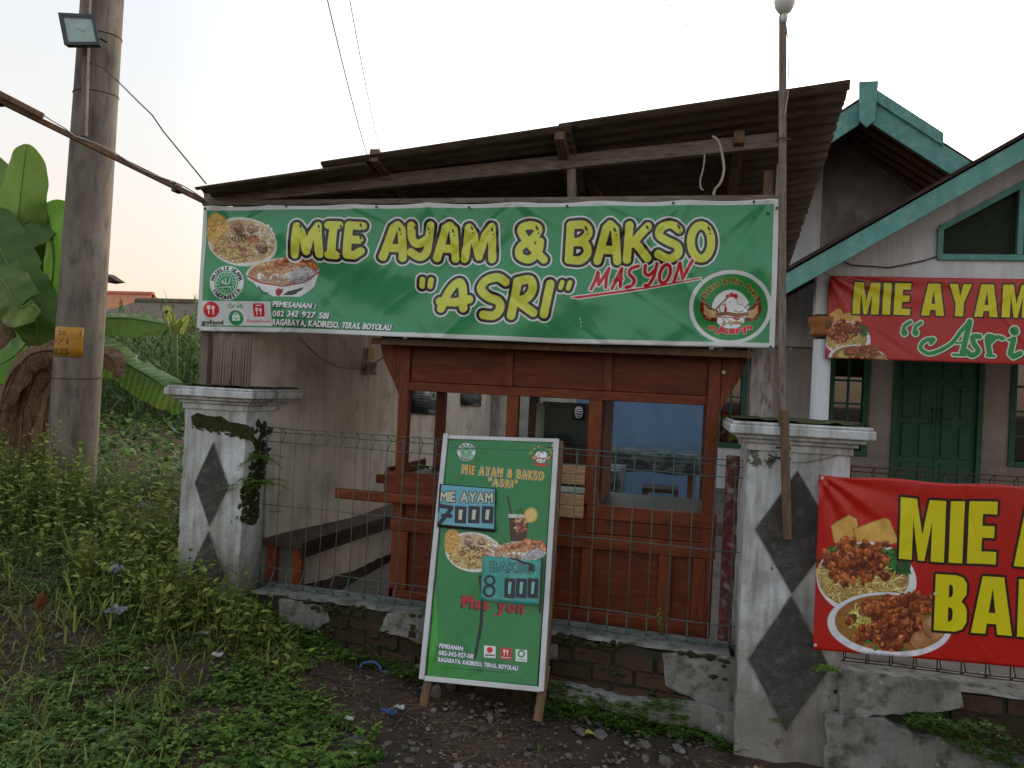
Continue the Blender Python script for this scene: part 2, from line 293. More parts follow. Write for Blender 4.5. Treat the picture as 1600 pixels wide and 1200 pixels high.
class Canvas:
    def __init__(s, W, H, corners, base):
        s.W, s.H = W, H; s.H0 = homog([(0,0),(W,0),(W,H),(0,H)], corners); s.Hi = np.linalg.inv(s.H0)
        xs, ys = np.meshgrid(np.arange(W)+.5, np.arange(H)+.5); s.X, s.Y = hap(s.H0, xs, ys)
        s.c = np.empty((H, W, 3)); s.c[:] = base
        s.aa = .6*abs(s.X[H//2, W//2+1]-s.X[H//2, W//2])
    def sl(s, x0, y0, x1, y1):
        q = [hap(s.Hi, x, y) for x in (x0, x1) for y in (y0, y1)]
        a = max(0, int(min(p[0] for p in q))-1); b = min(s.W, int(max(p[0] for p in q))+2)
        c = max(0, int(min(p[1] for p in q))-1); d = min(s.H, int(max(p[1] for p in q))+2)
        if a >= b or c >= d: return None
        return (slice(c, d), slice(a, b))
    def blend(s, sl, D, col, al=1.):
        A = np.clip(.5 - D/(2*s.aa), 0, 1)*al; col = np.asarray(col, float)
        s.c[sl] = s.c[sl]*(1-A[..., None]) + col*A[..., None]
    def dist(s, X, Y, P, Q):
        d = Q-P; L = max(d@d, 1e-9); t = np.clip(((X-P[0])*d[0]+(Y-P[1])*d[1])/L, 0, 1)
        return np.hypot(X-P[0]-t*d[0], Y-P[1]-t*d[1])
    def stroke(s, paths, r, col, al=1.):
        for p in paths:
            p = np.asarray(p, float); rr = r+1
            sl = s.sl(p[:,0].min()-rr, p[:,1].min()-rr, p[:,0].max()+rr, p[:,1].max()+rr)
            if sl is None: continue
            X, Y = s.X[sl], s.Y[sl]; D = np.full(X.shape, 1e9)
            for a, b in zip(p[:-1], p[1:]): D = np.minimum(D, s.dist(X, Y, a, b))
            s.blend(sl, D-r, col, al)
    def edges(s, E, col, grow=0, al=1.):
        if len(E) == 0: return
        rr = abs(grow)+1
        sl = s.sl(E[:,:,0].min()-rr, E[:,:,1].min()-rr, E[:,:,0].max()+rr, E[:,:,1].max()+rr)
        if sl is None: return
        X, Y = s.X[sl], s.Y[sl]; D = np.full(X.shape, 1e9); ins = np.zeros(X.shape, bool)
        for a, b in E:
            D = np.minimum(D, s.dist(X, Y, a, b))
            if a[1] != b[1]:
                cr_ = ((a[1] > Y) != (b[1] > Y)); xi = a[0]+(Y-a[1])*(b[0]-a[0])/(b[1]-a[1]); ins ^= cr_ & (X < xi)
        s.blend(sl, np.where(ins, -D, D)-grow, col, al)
    def poly(s, loops, col, grow=0, al=1.):
        if not isinstance(loops[0][0], (tuple, list)): loops = [loops]
        E = np.array([[lp[i], lp[(i+1) % len(lp)]] for lp in loops for i in range(len(lp))], float); s.edges(E, col, grow, al)
    def ell(s, cx, cy, rx, ry, col, rot=0, al=1., ring=None):
        R_ = max(rx, ry)+2; sl = s.sl(cx-R_, cy-R_, cx+R_, cy+R_)
        if sl is None: return
        X, Y = s.X[sl]-cx, s.Y[sl]-cy; c, n = math.cos(rot), math.sin(rot); a, b = X*c+Y*n, -X*n+Y*c
        k = np.sqrt((a/rx)**2+(b/ry)**2)+1e-6; D = (k-1)*min(rx, ry)
        if ring: D = np.abs(D)-ring
        s.blend(sl, D, col, al)
    def text(s, st, p0, p1, h, layers, shear=0, sx=1., gap=.10, vtilt=0):
        """text from p0 to p1 (baseline); h cap height; layers [(grow, col)]; fitted to the length"""
        G = [glyph(c) for c in st]; tot = sum(g[1]+gap for g in G)-gap
        p0 = np.array(p0, float); p1 = np.array(p1, float); L = np.linalg.norm(p1-p0); ex = (p1-p0)/L; ey = np.array([ex[1]*1+vtilt, -abs(ex[0])]); k = h/.7; kx = L/tot
        out = []; x = 0
        for E, wd in G:
            if len(E):
                a = (E[:,:,0]+x)*kx + E[:,:,1]*k*shear; b = E[:,:,1]*k
                out.append(p0 + a[...,None]*ex + b[...,None]*ey)
            x += wd+gap
        for g, c in layers:
            for E in out: s.edges(E, c, g)
    def arc(s, st, cx, cy, rx, ry, a0, a1, h, layers, inward=False):
        n = len(st)
        for gr, col in layers:
            for i, ch in enumerate(st):
                E, wd = glyph(ch)
                if not len(E): continue
                a = a0+(a1-a0)*(i+.5)/n; c = np.array([cx+rx*math.cos(a), cy+ry*math.sin(a)])
                up_ = np.array([math.cos(a), math.sin(a)])*(-1 if inward else 1); rt = np.array([-up_[1], up_[0]])
                k = h/.7; P = c + ((E[:,:,0]-wd/2)*k)[...,None]*rt + ((E[:,:,1]-.35)*k)[...,None]*up_
                s.edges(P, col, gr)
    def image(s, name):
        im = bpy.data.images.new(name, s.W, s.H, alpha=False)
        lin = np.clip(s.c, 0, 1); sr = np.where(lin <= .0031308, lin*12.92, 1.055*lin**(1/2.4)-.055)
        px = np.ones((s.H, s.W, 4), np.float32); px[..., :3] = sr[::-1]; im.pixels.foreach_set(px.ravel()); im.update(); im.pack(); return im
def print_mat(name, im, rough=.4, bump=.12, dirt=.12):
    m = bpy.data.materials.new(name); m.use_nodes = True; N = m.node_tree.nodes; L = m.node_tree.links; b = N['Principled BSDF']
    t = N.new('ShaderNodeTexImage'); t.image = im; t.extension = 'EXTEND'
    n = N.new('ShaderNodeTexNoise'); n.inputs['Scale'].default_value = 3; n.inputs['Detail'].default_value = 8
    tcn = N.new('ShaderNodeTexCoord'); L.new(tcn.outputs['Object'], n.inputs['Vector'])
    r = N.new('ShaderNodeMapRange'); r.inputs[1].default_value = .4; r.inputs[2].default_value = .75; r.inputs[3].default_value = 0; r.inputs[4].default_value = dirt
    L.new(n.outputs[0], r.inputs[0]); x = N.new('ShaderNodeMix'); x.data_type = 'RGBA'; L.new(r.outputs[0], x.inputs['Factor']); L.new(t.outputs[0], x.inputs['A']); x.inputs['B'].default_value = (.16,.15,.12,1)
    L.new(x.outputs['Result'], b.inputs['Base Color']); b.inputs['Roughness'].default_value = rough; b.inputs['Specular IOR Level'].default_value = .45
    n2 = N.new('ShaderNodeTexNoise'); n2.inputs['Scale'].default_value = 7; n2.inputs['Detail'].default_value = 3; L.new(tcn.outputs['Object'], n2.inputs['Vector'])
    bp = N.new('ShaderNodeBump'); bp.inputs['Strength'].default_value = bump; bp.inputs['Distance'].default_value = .02; L.new(n2.outputs[0], bp.inputs['Height']); L.new(bp.outputs[0], b.inputs['Normal'])
    return m
def sheet(name, P4, m, nu=60, nv=16, disp=None, parent=None, thick=.0015, **kw):
    """printed sheet through four corners TL TR BR BL, UV mapped, with creases as real relief"""
    TL, TR, BR, BL = [Vector(p) for p in P4]; nrm = (TR-TL).cross(BL-TL).normalized()
    if nrm.y > 0: nrm = -nrm
    vs = []; uv = []
    for i in range(nu+1):
        for j in range(nv+1):
            a, b = i/nu, j/nv; p = (TL*(1-a)+TR*a)*(1-b) + (BL*(1-a)+BR*a)*b
            if disp:
                q = disp(a, b); p = p + nrm*q[0] + Vector((q[1], 0, q[2])) if isinstance(q, tuple) else p + nrm*q
            vs.append(p); uv.append((a, 1-b))
    mb = MB(); mb.add(vs, [(i*(nv+1)+j, i*(nv+1)+j+1, (i+1)*(nv+1)+j+1, (i+1)*(nv+1)+j) for i in range(nu) for j in range(nv)])
    o = ob(name, mb, m, parent, smooth=True, **kw); l = o.data.uv_layers.new(name='UVMap')
    ids = np.empty(len(o.data.loops), np.int32); o.data.loops.foreach_get('vertex_index', ids)
    l.data.foreach_set('uv', np.array(uv, np.float32)[ids].ravel())
    md = o.modifiers.new('t', 'SOLIDIFY'); md.thickness = thick; md.offset = 0
    return o
def zc(ox, oy, k): return lambda *pts: [(ox+x/k, oy+y/k) for x, y in pts]

# food pictures: bowls with noodles, meatballs, chicken
prn = random.Random(3)
def blobs(cv, n, cx, cy, rx, ry, cols, r0, r1, clip=None):
    for _ in range(n):
        a = prn.uniform(0, 6.283); q = math.sqrt(prn.random()); x, y = cx+rx*q*math.cos(a), cy+ry*q*math.sin(a); r_ = prn.uniform(r0, r1)
        c = srgb(prn.choice(cols)); ro = prn.uniform(0, 3)
        cv.ell(x, y+.25*r_, r_*1.1, r_*.8, c*.35, ro); cv.ell(x, y, r_, r_*.7, c, ro); cv.ell(x-.25*r_, y-.25*r_, r_*.4, r_*.25, np.minimum(c*1.7+.04, 1), ro, .7)
def noodles(cv, n, cx, cy, rx, ry, cols, th=.8, ln=5):
    for _ in range(n):
        a = prn.uniform(0, 6.283); q = math.sqrt(prn.random()); x, y = cx+rx*q*math.cos(a), cy+ry*q*math.sin(a)
        h = prn.uniform(0, 6.283); tw = prn.uniform(-.9, .9); p = []
        for k in range(6): p.append((x, y)); x += ln*.35*math.cos(h); y += ln*.28*math.sin(h); h += tw
        c = srgb(prn.choice(cols)); cv.stroke([[(a_, b_+th*.5) for a_, b_ in p]], th*1.15, c*.3); cv.stroke([p], th*.8, c)
NOOD = [(225,200,120),(205,175,95),(235,215,150),(190,150,80)]; CHK = [(150,70,30),(120,50,22),(175,95,45),(95,40,20),(190,110,60)]
GRN = [(30,110,40),(50,140,50),(20,80,35)]; PALE = [(215,205,190),(190,175,155),(230,225,215)]
def grain(cv, cx, cy, rx, ry, a=.35):
    sl = cv.sl(cx-rx, cy-ry, cx+rx, cy+ry)
    if sl is None: return
    X, Y = cv.X[sl], cv.Y[sl]; h, w_ = X.shape; n = np.zeros((h, w_))
    for k_ in (4, 9, 20):
        g = rng.random((h//k_+2, w_//k_+2)); yy = np.arange(h)/k_; xx = np.arange(w_)/k_; iy = yy.astype(int); ix = xx.astype(int); fy = (yy-iy)[:, None]; fx = (xx-ix)[None]
        n += (g[iy][:, ix]*(1-fx)+g[iy][:, ix+1]*fx)*(1-fy)+(g[iy+1][:, ix]*(1-fx)+g[iy+1][:, ix+1]*fx)*fy
    k = np.clip(1.15-np.hypot((X-cx)/rx, (Y-cy)/ry), 0, .3)/.3; n = (n/3-.5)*2*a*k
    cv.c[sl] = np.clip(cv.c[sl]*(1+n[..., None]*np.array([1, 1.15, 1.3])), 0, 1)
def lump(cv, x0, y0, x1, y1, r, cols, n=14):
    for i in range(n):
        t = i/(n-1); x, y = x0+(x1-x0)*t+prn.gauss(0, r*.22), y0+(y1-y0)*t+prn.gauss(0, r*.22); q = r*(1-.35*t)*prn.uniform(.7, 1.1); c = srgb(prn.choice(cols))
        cv.ell(x, y+.25*q, q*1.08, q*.95, c*.3, prn.uniform(0, 3), .8); cv.ell(x, y, q, q*.8, c, prn.uniform(0, 3), .9); cv.ell(x-.2*q, y-.35*q, q*.45, q*.22, np.minimum(c*1.9+.05, 1), prn.uniform(-.5, .5), .75)
class clip:
    """keep what is painted inside an ellipse (or above its middle line)"""
    def __init__(s, cv, cx, cy, rx, ry, top=True): s.a = (cv, cx, cy, rx, ry, top)
    def __enter__(s): s.o = s.a[0].c.copy()
    def __exit__(s, *e):
        cv, cx, cy, rx, ry, top = s.a; k = np.hypot((cv.X-cx)/rx, (cv.Y-cy)/ry) > 1
        if top: k &= cv.Y > cy
        cv.c[k] = s.o[k]
def ayam(cv, cx, cy, k, crk=True):       # noodle bowl with meatballs
    cv.ell(cx, cy, 53*k, 37*k, srgb((222,222,216)), .15); cv.ell(cx+1*k, cy-1*k, 49*k, 32*k, srgb((200,172,130)), .15)
    cp = clip(cv, cx, cy, 49*k, 33*k); cp.__enter__()
    blobs(cv, 110, cx+26*k, cy-4*k, 24*k, 23*k, PALE+[(220,200,160),(205,185,140)], 2*k, 4*k)
    noodles(cv, 230, cx-10*k, cy+9*k, 33*k, 20*k, NOOD+[(160,110,60)], .8*k, 8*k)
    blobs(cv, 170, cx+2*k, cy+1*k, 27*k, 13*k, [(150,70,40),(178,92,58),(130,58,38),(190,120,80)], 1.0*k, 2.3*k)
    noodles(cv, 40, cx-6*k, cy+8*k, 28*k, 12*k, NOOD, .6*k, 7*k)
    blobs(cv, 40, cx-6*k, cy-7*k, 16*k, 6*k, [(70,88,55),(52,70,45),(95,105,70)], .7*k, 1.7*k)
    for dx, dy in ((-9,-21),(14,-20),(30,6)): 
        lump(cv, cx+dx*k-2*k, cy+dy*k, cx+dx*k+2*k, cy+dy*k, 8.5*k, [(158,120,98),(176,140,116),(140,104,84)], 5); cv.ell(cx+dx*k-2*k, cy+dy*k-3*k, 3*k, 1.6*k, srgb((205,180,160)), .2, .7)
    if crk:
        cv.poly([(cx-52*k,cy-34*k),(cx-46*k,cy-41*k),(cx-39*k,cy-44*k),(cx-28*k,cy-38*k),(cx-25*k,cy-18*k),(cx-33*k,cy-6*k),(cx-36*k,cy+4*k),(cx-44*k,cy+1*k),(cx-51*k,cy+5*k),(cx-54*k,cy-12*k)], srgb((205,160,78)))
        blobs(cv, 46, cx-40*k, cy-20*k, 12*k, 19*k, [(215,170,85),(195,146,66),(226,188,110)], 1*k, 3*k)
    cp.__exit__()
    grain(cv, cx, cy-4*k, 56*k, 42*k, .4)
FRY = [(190,105,60),(210,130,80),(165,85,48),(222,150,100)]
def bakso(cv, cx, cy, k, low=True):      # bowl of meatballs with fried crackers, rooster on the bowl
    if low:
        cv.poly([(cx-52*k,cy+2*k),(cx+53*k,cy-4*k),(cx+46*k,cy+20*k),(cx+26*k,cy+36*k),(cx-12*k,cy+36*k),(cx-36*k,cy+22*k)], srgb((215,218,218)))
    cv.ell(cx, cy-2*k, 54*k, 22*k, srgb((224,224,220)), -.08); cv.ell(cx, cy-2*k, 51*k, 20*k, srgb((185,145,110)), -.08)
    cp = clip(cv, cx, cy-2*k, 51*k, 20*k); cp.__enter__()
    blobs(cv, 90, cx-14*k, cy-6*k, 34*k, 15*k, [(190,125,85),(175,105,65),(205,155,115),(210,180,110)], 1.5*k, 4*k)
    for q in range(8): lump(cv, cx+prn.uniform(-34,22)*k, cy+prn.uniform(-2,12)*k, cx+prn.uniform(-30,20)*k, cy+prn.uniform(0,11)*k, 5*k, PALE+[(170,150,135)], 3)
    noodles(cv, 90, cx+32*k, cy+5*k, 17*k, 9*k, [(215,215,215),(185,185,190),(160,160,168)], .7*k, 9*k)
    for x0, y0, x1, y1, r_ in ((-2,-18,20,-24,6),(12,-24,30,-12,5.5),(36,-20,50,-10,6),(-14,-12,8,-24,5),(26,-22,44,-22,4.5)):
        lump(cv, cx+x0*k, cy+y0*k, cx+x1*k, cy+y1*k, r_*k, FRY, 12)
    cp.__exit__()
    if low:
        cv.stroke([[(cx-53*k,cy+4*k),(cx-30*k,cy+15*k),(cx,cy+20*k),(cx+30*k,cy+14*k),(cx+54*k,cy-3*k)]], .9*k, srgb((150,30,50)))
        cv.poly([(cx-9*k,cy+27*k),(cx-5*k,cy+23*k),(cx-1*k,cy+25*k),(cx+2*k,cy+23*k),(cx+1*k,cy+30*k),(cx-3*k,cy+36*k),(cx-8*k,cy+34*k)], srgb((140,35,25)))
        cv.poly([(cx+2*k,cy+34*k),(cx+8*k,cy+28*k),(cx+18*k,cy+25*k),(cx+31*k,cy+21*k),(cx+27*k,cy+26*k),(cx+21*k,cy+29*k),(cx+22*k,cy+31*k),(cx+14*k,cy+34*k)], srgb((40,42,50)))
        cv.stroke([[(cx-34*k,cy+21*k),(cx-29*k,cy+28*k)],[(cx-28*k,cy+31*k),(cx-20*k,cy+31*k)]], 1.2*k, srgb((60,80,60)))
    grain(cv, cx, cy-2*k, 52*k, 24*k, .4)
def halal(cv, cx, cy, r):
    W_ = srgb((222,226,224)); G_ = srgb((40,135,85))
    cv.ell(cx, cy, r, r*1.02, W_); cv.ell(cx, cy, r*.70, r*.72, G_); cv.ell(cx, cy, r*.62, r*.64, srgb((190,225,205)), ring=r*.025)
    cv.arc('MAJELIS ULAMA', cx, cy, r*.84, r*.86, R(190), R(352), r*.20, [(r*.022, srgb((40,50,50)))])
    cv.arc('INDONESIA', cx, cy, r*.84, r*.86, R(155), R(25), r*.20, [(r*.022, srgb((40,50,50)))], inward=True)
    for i in range(16):
        a = i*math.pi/8; cv.stroke([[(cx+r*.40*math.cos(a), cy+r*.40*math.sin(a)), (cx+r*.55*math.cos(a+.25), cy+r*.55*math.sin(a+.25))]], r*.022, srgb((190,225,205)))
    cv.stroke([[(cx-r*.25,cy+r*.05),(cx-r*.2,cy-r*.15),(cx-r*.12,cy+r*.05),(cx+r*.05,cy+r*.08),(cx+r*.2,cy+r*.02),(cx+r*.22,cy-r*.2)],[(cx-r*.02,cy+r*.05),(cx-r*.02,cy-r*.25)],[(cx-r*.25,cy+r*.25),(cx+r*.25,cy+r*.25)]], r*.03, srgb((210,235,220)))
def fork(cv, cx, cy, h, col):
    cv.stroke([[(cx-h*.28,cy-h*.5),(cx-h*.28,cy+h*.5)],[(cx-h*.42,cy-h*.5),(cx-h*.42,cy-h*.12),(cx-h*.14,cy-h*.12),(cx-h*.14,cy-h*.5)]], h*.055, col)
    cv.ell(cx+h*.25, cy-h*.22, h*.17, h*.26, col); cv.stroke([[(cx+h*.25,cy),(cx+h*.25,cy+h*.5)]], h*.06, col)
def rooster_badge(cv, cx, cy, k, txt=True):      # the stall's own round emblem
    cv.ell(cx, cy-4*k, 33*k, 33*k, srgb((225,230,230)))
    for s_ in (-1, 1):
        cv.poly([(cx+s_*50*k,cy-27*k),(cx+s_*54*k,cy-2*k),(cx+s_*44*k,cy+14*k),(cx+s_*24*k,cy+18*k),(cx+s_*22*k,cy-2*k),(cx+s_*38*k,cy-8*k)], srgb((105,25,20)))
        cv.poly([(cx+s_*46*k,cy-12*k),(cx+s_*47*k,cy+3*k),(cx+s_*37*k,cy+11*k),(cx+s_*20*k,cy+9*k),(cx+s_*26*k,cy-2*k),(cx+s_*38*k,cy-3*k)], srgb((195,165,110)))
        for q in range(4): cv.stroke([[(cx+s_*(50-q*2)*k,cy+(-18+q*9)*k),(cx+s_*(44-q*3)*k,cy+(-14+q*9)*k)]], .8*k, srgb((190,120,80)))
    OL = srgb((90,95,108)); WT_ = srgb((240,242,242))
    for X_, Y_, rx, ry in ((9,2,20,15),(1,-13,10,12)): cv.ell(cx+X_*k, cy+Y_*k, (rx+.8)*k, (ry+.8)*k, OL)
    for X_, Y_ in ((-5,-25),(1,-28),(8,-26)): cv.ell(cx+X_*k, cy+Y_*k, 4.2*k, 4.4*k, srgb((190,25,40)))
    for X_, Y_, rx, ry in ((9,2,20,15),(1,-13,10,12)): cv.ell(cx+X_*k, cy+Y_*k, rx*k, ry*k, WT_)
    cv.ell(cx-9*k, cy-3*k, 2.2*k, 6*k, srgb((170,25,35))); cv.ell(cx-2*k, cy-16*k, 1.2*k, 1.2*k, OL)
    cv.poly([(cx-9*k,cy-15*k),(cx-16*k,cy-11*k),(cx-8*k,cy-9*k)], srgb((190,125,55)))
    cv.stroke([[(cx-28*k,cy-2*k),(cx-2*k,cy-28*k)]], 1.6*k, srgb((150,115,95)))
    cv.stroke([[(cx+24*k,cy-6*k),(cx+31*k,cy-14*k),(cx+32*k,cy-2*k)],[(cx-18*k,cy+4*k),(cx-20*k,cy-8*k)],[(cx+6*k,cy-2*k),(cx+14*k,cy+1*k),(cx+22*k,cy-2*k)],[(cx-14*k,cy+12*k),(cx-8*k,cy+20*k),(cx+22*k,cy+20*k),(cx+28*k,cy+10*k)]], .7*k, srgb((60,65,80)))
    cv.stroke([[(cx-24*k,cy+5*k),(cx-8*k,cy+3*k),(cx+12*k,cy+6*k),(cx+28*k,cy+4*k)]], 3.2*k, srgb((140,95,60)))
    cv.stroke([[(cx-22*k,cy+9*k),(cx+26*k,cy+10*k)]], .8*k, srgb((160,40,60)))
    blobs(cv, 20, cx+2*k, cy+20*k, 18*k, 4*k, [(190,165,110),(170,140,90)], 1.5*k, 3*k)
    cv.stroke([[(cx+6*k,cy+12*k),(cx+14*k,cy+13*k)]], 1.6*k, srgb((150,30,50)))
    if txt:
        cv.text('"Asri"', (cx-36*k,cy+37*k), (cx+36*k,cy+37*k), 11*k, [(2.0*k, srgb((225,190,190))), (1.3*k, srgb((205,25,40)))])
def jitterfn(seed, comps):
    r_ = random.Random(seed); C = [(r_.uniform(*kx), r_.uniform(*ky), r_.uniform(0, 6.28), r_.uniform(.4, 1)*a) for kx, ky, a, n in comps for _ in range(n)]
    return lambda a, b: sum(A*math.sin(kx*a+ky*b+ph) for kx, ky, ph, A in C)

#@@ARRAYS
# ------------------------------------------------------------------ ground
def sst(x, a, b): t = max(0, min(1, (x-a)/(b-a))); return t*t*(3-2*t)
def gz(x, y):
    z = .07*min(max(0, -x-.2), 4)**1.3*sst(y, 1.6, 3.8) + .22*sst(y, 5, 13)*sst(-x, 2.2, 3.2) + .5*sst(y, 30, 90)
    z += .13*sst(-x, 1.75, 2.5)*sst(y, 2.7, 3.8)*(1-.6*sst(-x, 3.2, 5.0))
    z += .018*math.sin(3.1*x+1.3*y)*math.cos(2.3*y-x) + .008*math.sin(11*x)*math.sin(9*y+2*x)
    return z
def axis(a, b, fine0, fine1, st, far):
    L = list(np.arange(fine0, fine1+1e-6, st)); s_ = st; x = fine1
    while x < b: s_ *= 1.35; x += s_; L.append(min(x, b))
    s_ = st; x = fine0; P = []
    while x > a: s_ *= 1.35; x -= s_; P.append(max(x, a))
    return P[::-1]+L
xs = axis(-900, 900, -6, 3, .09, 0); ys = axis(-300, 1500, 1.5, 7, .09, 0)
mb = MB(); mb.grid([[(x, y, gz(x, y) + (random.uniform(-.01, .01) if -6 < x < 3 and 1.5 < y < 7 else 0) - (.22 if -2.05 < x < 30 and y > 4.02 else 0)) for y in ys] for x in xs])
o = ob('ground', mb, M['soil'], kind='structure', smooth=True)
o['label'] = 'dark bare soil verge sloping up to the left, weedy and strewn with pebbles'
mb = MB(); mb.grid([[(x, y, gz(x, y)+.012) for y in np.linspace(6, 14, 18)] for x in np.linspace(-14, -2.95, 22)])
ob('field_soil', mb, M['red_soil'], kind='structure', smooth=True)
FZ = .28
mb = MB(); mb.box((-2.02, 4.02, -.05), (30, 30, FZ)); ob('yard_floor', mb, M['floor'], kind='structure')

# ------------------------------------------------------------------ low wall under the fence
def wall_line(x): return 3.80 + (.30-x)*(.25/2.6)        # y of the fence line
WT = lambda x: .385 + .010*(x+1)
th = thing('plinth_wall', (-1, 3.85, 0), 'crumbling low brick wall with grey plaster remnants under the green wire fence', 'wall')
mb = MB(); n = 26
for k in range(n):
    x0, x1 = -2.36+(2.66)*k/n, -2.36+2.66*(k+1)/n
    y0, y1 = wall_line(x0), wall_line(x1); z0, z1 = WT(x0)+random.uniform(-.01, .004), WT(x1)
    mb.add([(x0,y0-.09,-.3),(x1,y1-.09,-.3),(x1,y1+.10,-.3),(x0,y0+.10,-.3),(x0,y0-.09,z0-.012),(x1,y1-.09,z0-.012),(x1,y1+.10,z0),(x0,y0+.10,z0)],
           [(0,3,2,1),(4,5,6,7),(0,1,5,4),(2,3,7,6)]+([(3,0,4,7)] if k == 0 else [])+([(1,2,6,5)] if k == n-1 else []))
ob('core', mb, M['mortar'], th)
bmesh_brick = None
def brick_row(parent, xa, xb, yf, z, h, L, off, m, skip=None, rnd=.006, tilt=0):
    global bmesh_brick
    x = xa-off
    while x < xb:
        a, b = max(x, xa), min(x+L-.012, xb)
        if b-a > .05 and not (skip and skip((a+b)/2, z)):
            if bmesh_brick is None:
                q = MB(); q.box((-.5,-.5,0), (.5,.5,1)); t = ob('brick', q, m, parent, bevel=0); bmesh_brick = t.data
                for v in bmesh_brick.vertices: v.co += Vector([random.uniform(-.03,.03) for _ in range(3)])
                br = t
            else: br = bpy.data.objects.new('brick', bmesh_brick); COL.objects.link(br); br.parent = parent
            xc = (a+b)/2; p = Vector((xc, yf(xc)+random.uniform(0, .018), z+tilt*xc+random.uniform(-.006,.006))); WL[br] = p; br.location = p-WL[parent]
            br.scale = ((b-a)*random.uniform(.90,1), .08, (h-.008)*random.uniform(.86,1.03)); br.rotation_euler = (random.uniform(-.03,.03), random.uniform(-.02,.02), math.atan2(yf(xc+.1)-yf(xc-.1), .2)+random.uniform(-.07,.07))
        x += L
yf = lambda x: wall_line(x)-.075
for r_ in range(5):
    brick_row(th, -2.3, .28, yf, -.03+r_*.078, .078, .205, (.1 if r_ % 2 else 0), M['brick'], tilt=.012, skip=lambda x, z: x > .06 and z > .05)
def slab(parent, pts, Y0, t, m, name='plaster_patch', yf=None, **k):
    mb = MB(); f = []
    yf = yf or (lambda x: wall_line(x)-.115)
    P = [at(u, v, Y=Y0) for u, v in pts]
    # subdivide the broken outline so it reads ragged
    Q = []
    for i, p in enumerate(P):
        q = P[(i+1) % len(P)]; nn = max(1, int((q-p).length/.035))
        for j in range(nn):
            r_ = p+(q-p)*j/nn; jit = .007 if j else .0
            Q.append(Vector((r_.x+random.uniform(-jit, jit), yf(r_.x), r_.z+random.uniform(-jit, jit))))
    mb.prism([tuple(p) for p in Q], (0, t, 0)); return ob(name, mb, m, parent, bevel=.003, fix=True, **k)
slab(th, [(436,936),(478,938),(516,950),(520,968),(500,982),(468,984),(440,978)], 3.93, .05, M['plaster_low'])
slab(th, [(606,958),(640,953),(690,958),(694,1012),(672,1010),(632,994),(592,986)], 3.86, .05, M['plaster_low'])
slab(th, [(1034,1018),(1060,1016),(1168,1026),(1166,1130),(1120,1104),(1078,1082),(1040,1066)], 3.76, .055, M['plaster_low'])
slab(th, [(856,1068),(900,1076),(960,1088),(1040,1094),(1100,1096),(1168,1118),(1168,1160),(1090,1134),(1000,1122),(930,1108),(856,1094)], 3.70, .07, M['plaster_low'], 'footing', yf=lambda x: wall_line(x)-.15)
slab(th, [(856,992),(872,994),(872,1030),(858,1030)], 3.78, .04, M['plaster_low'])
slab(th, [(596,1040),(668,1036),(668,1060),(640,1058)], 3.86, .04, M['plaster_low'])
# top skin of mortar
mb = MB(); Ls = []
for k in range(40):
    x = -2.3+2.58*k/39; Ls.append([(x, wall_line(x)-.105+random.uniform(-.012,.012), WT(x)-.004), (x, wall_line(x)-.1+random.uniform(-.01,.01), WT(x)+.012), (x, wall_line(x)+.1, WT(x)+.014)])
mb.grid(Ls); ob('coping', mb, M['plaster_low'], th, smooth=False)

mb = MB()
for _ in range(620):
    x = random.uniform(-2.3, .28); z = random.choice((WT(x)-random.uniform(-.008,.04), random.uniform(.05,.33)))
    if math.sin(x*9+z*14)+.6*math.sin(x*23-z*31) < .15: continue
    mb.blob((x, wall_line(x)-.115+random.uniform(-.012,.008), z), random.uniform(.006,.017), 1, .3, (1.4,.5,.8))
ob('moss', mb, M['moss'], th, smooth=True, kind='stuff')
# right-hand low wall beyond the pillar
yr = lambda x: 3.72-.02*(x-.7)
t2 = thing('garden_wall', (1.6, 3.75, 0), 'low grey plastered wall with broken corner under the red banner', 'wall')
mb = MB(); mb.box((.70, 3.60, -.3), (3.6, 3.86, .40)); ob('core', mb, M['mortar'], t2)
slab(t2, [(1312,1046),(1500,1066),(1506,1104),(1470,1112),(1380,1118),(1312,1122)], 3.56, .05, M['plaster_low'], yf=lambda x: 3.555)
slab(t2, [(1290,1118),(1380,1122),(1430,1150),(1640,1196),(1800,1300),(1290,1300)], 3.55, .06, M['plaster_low'], 'footing', yf=lambda x: 3.545)
for r_ in range(5): brick_row(t2, 1.18, 2.9, lambda x: 3.62, .02+r_*.078, .078, .205, (.1 if r_ % 2 else 0), M['brick'])
mb = MB(); mb.grid([[(x, y, .412+random.uniform(-.003,.003)) for y in (3.575, 3.7, 3.87)] for x in np.linspace(.7, 3.6, 30)]); ob('coping', mb, M['plaster_low'], t2)

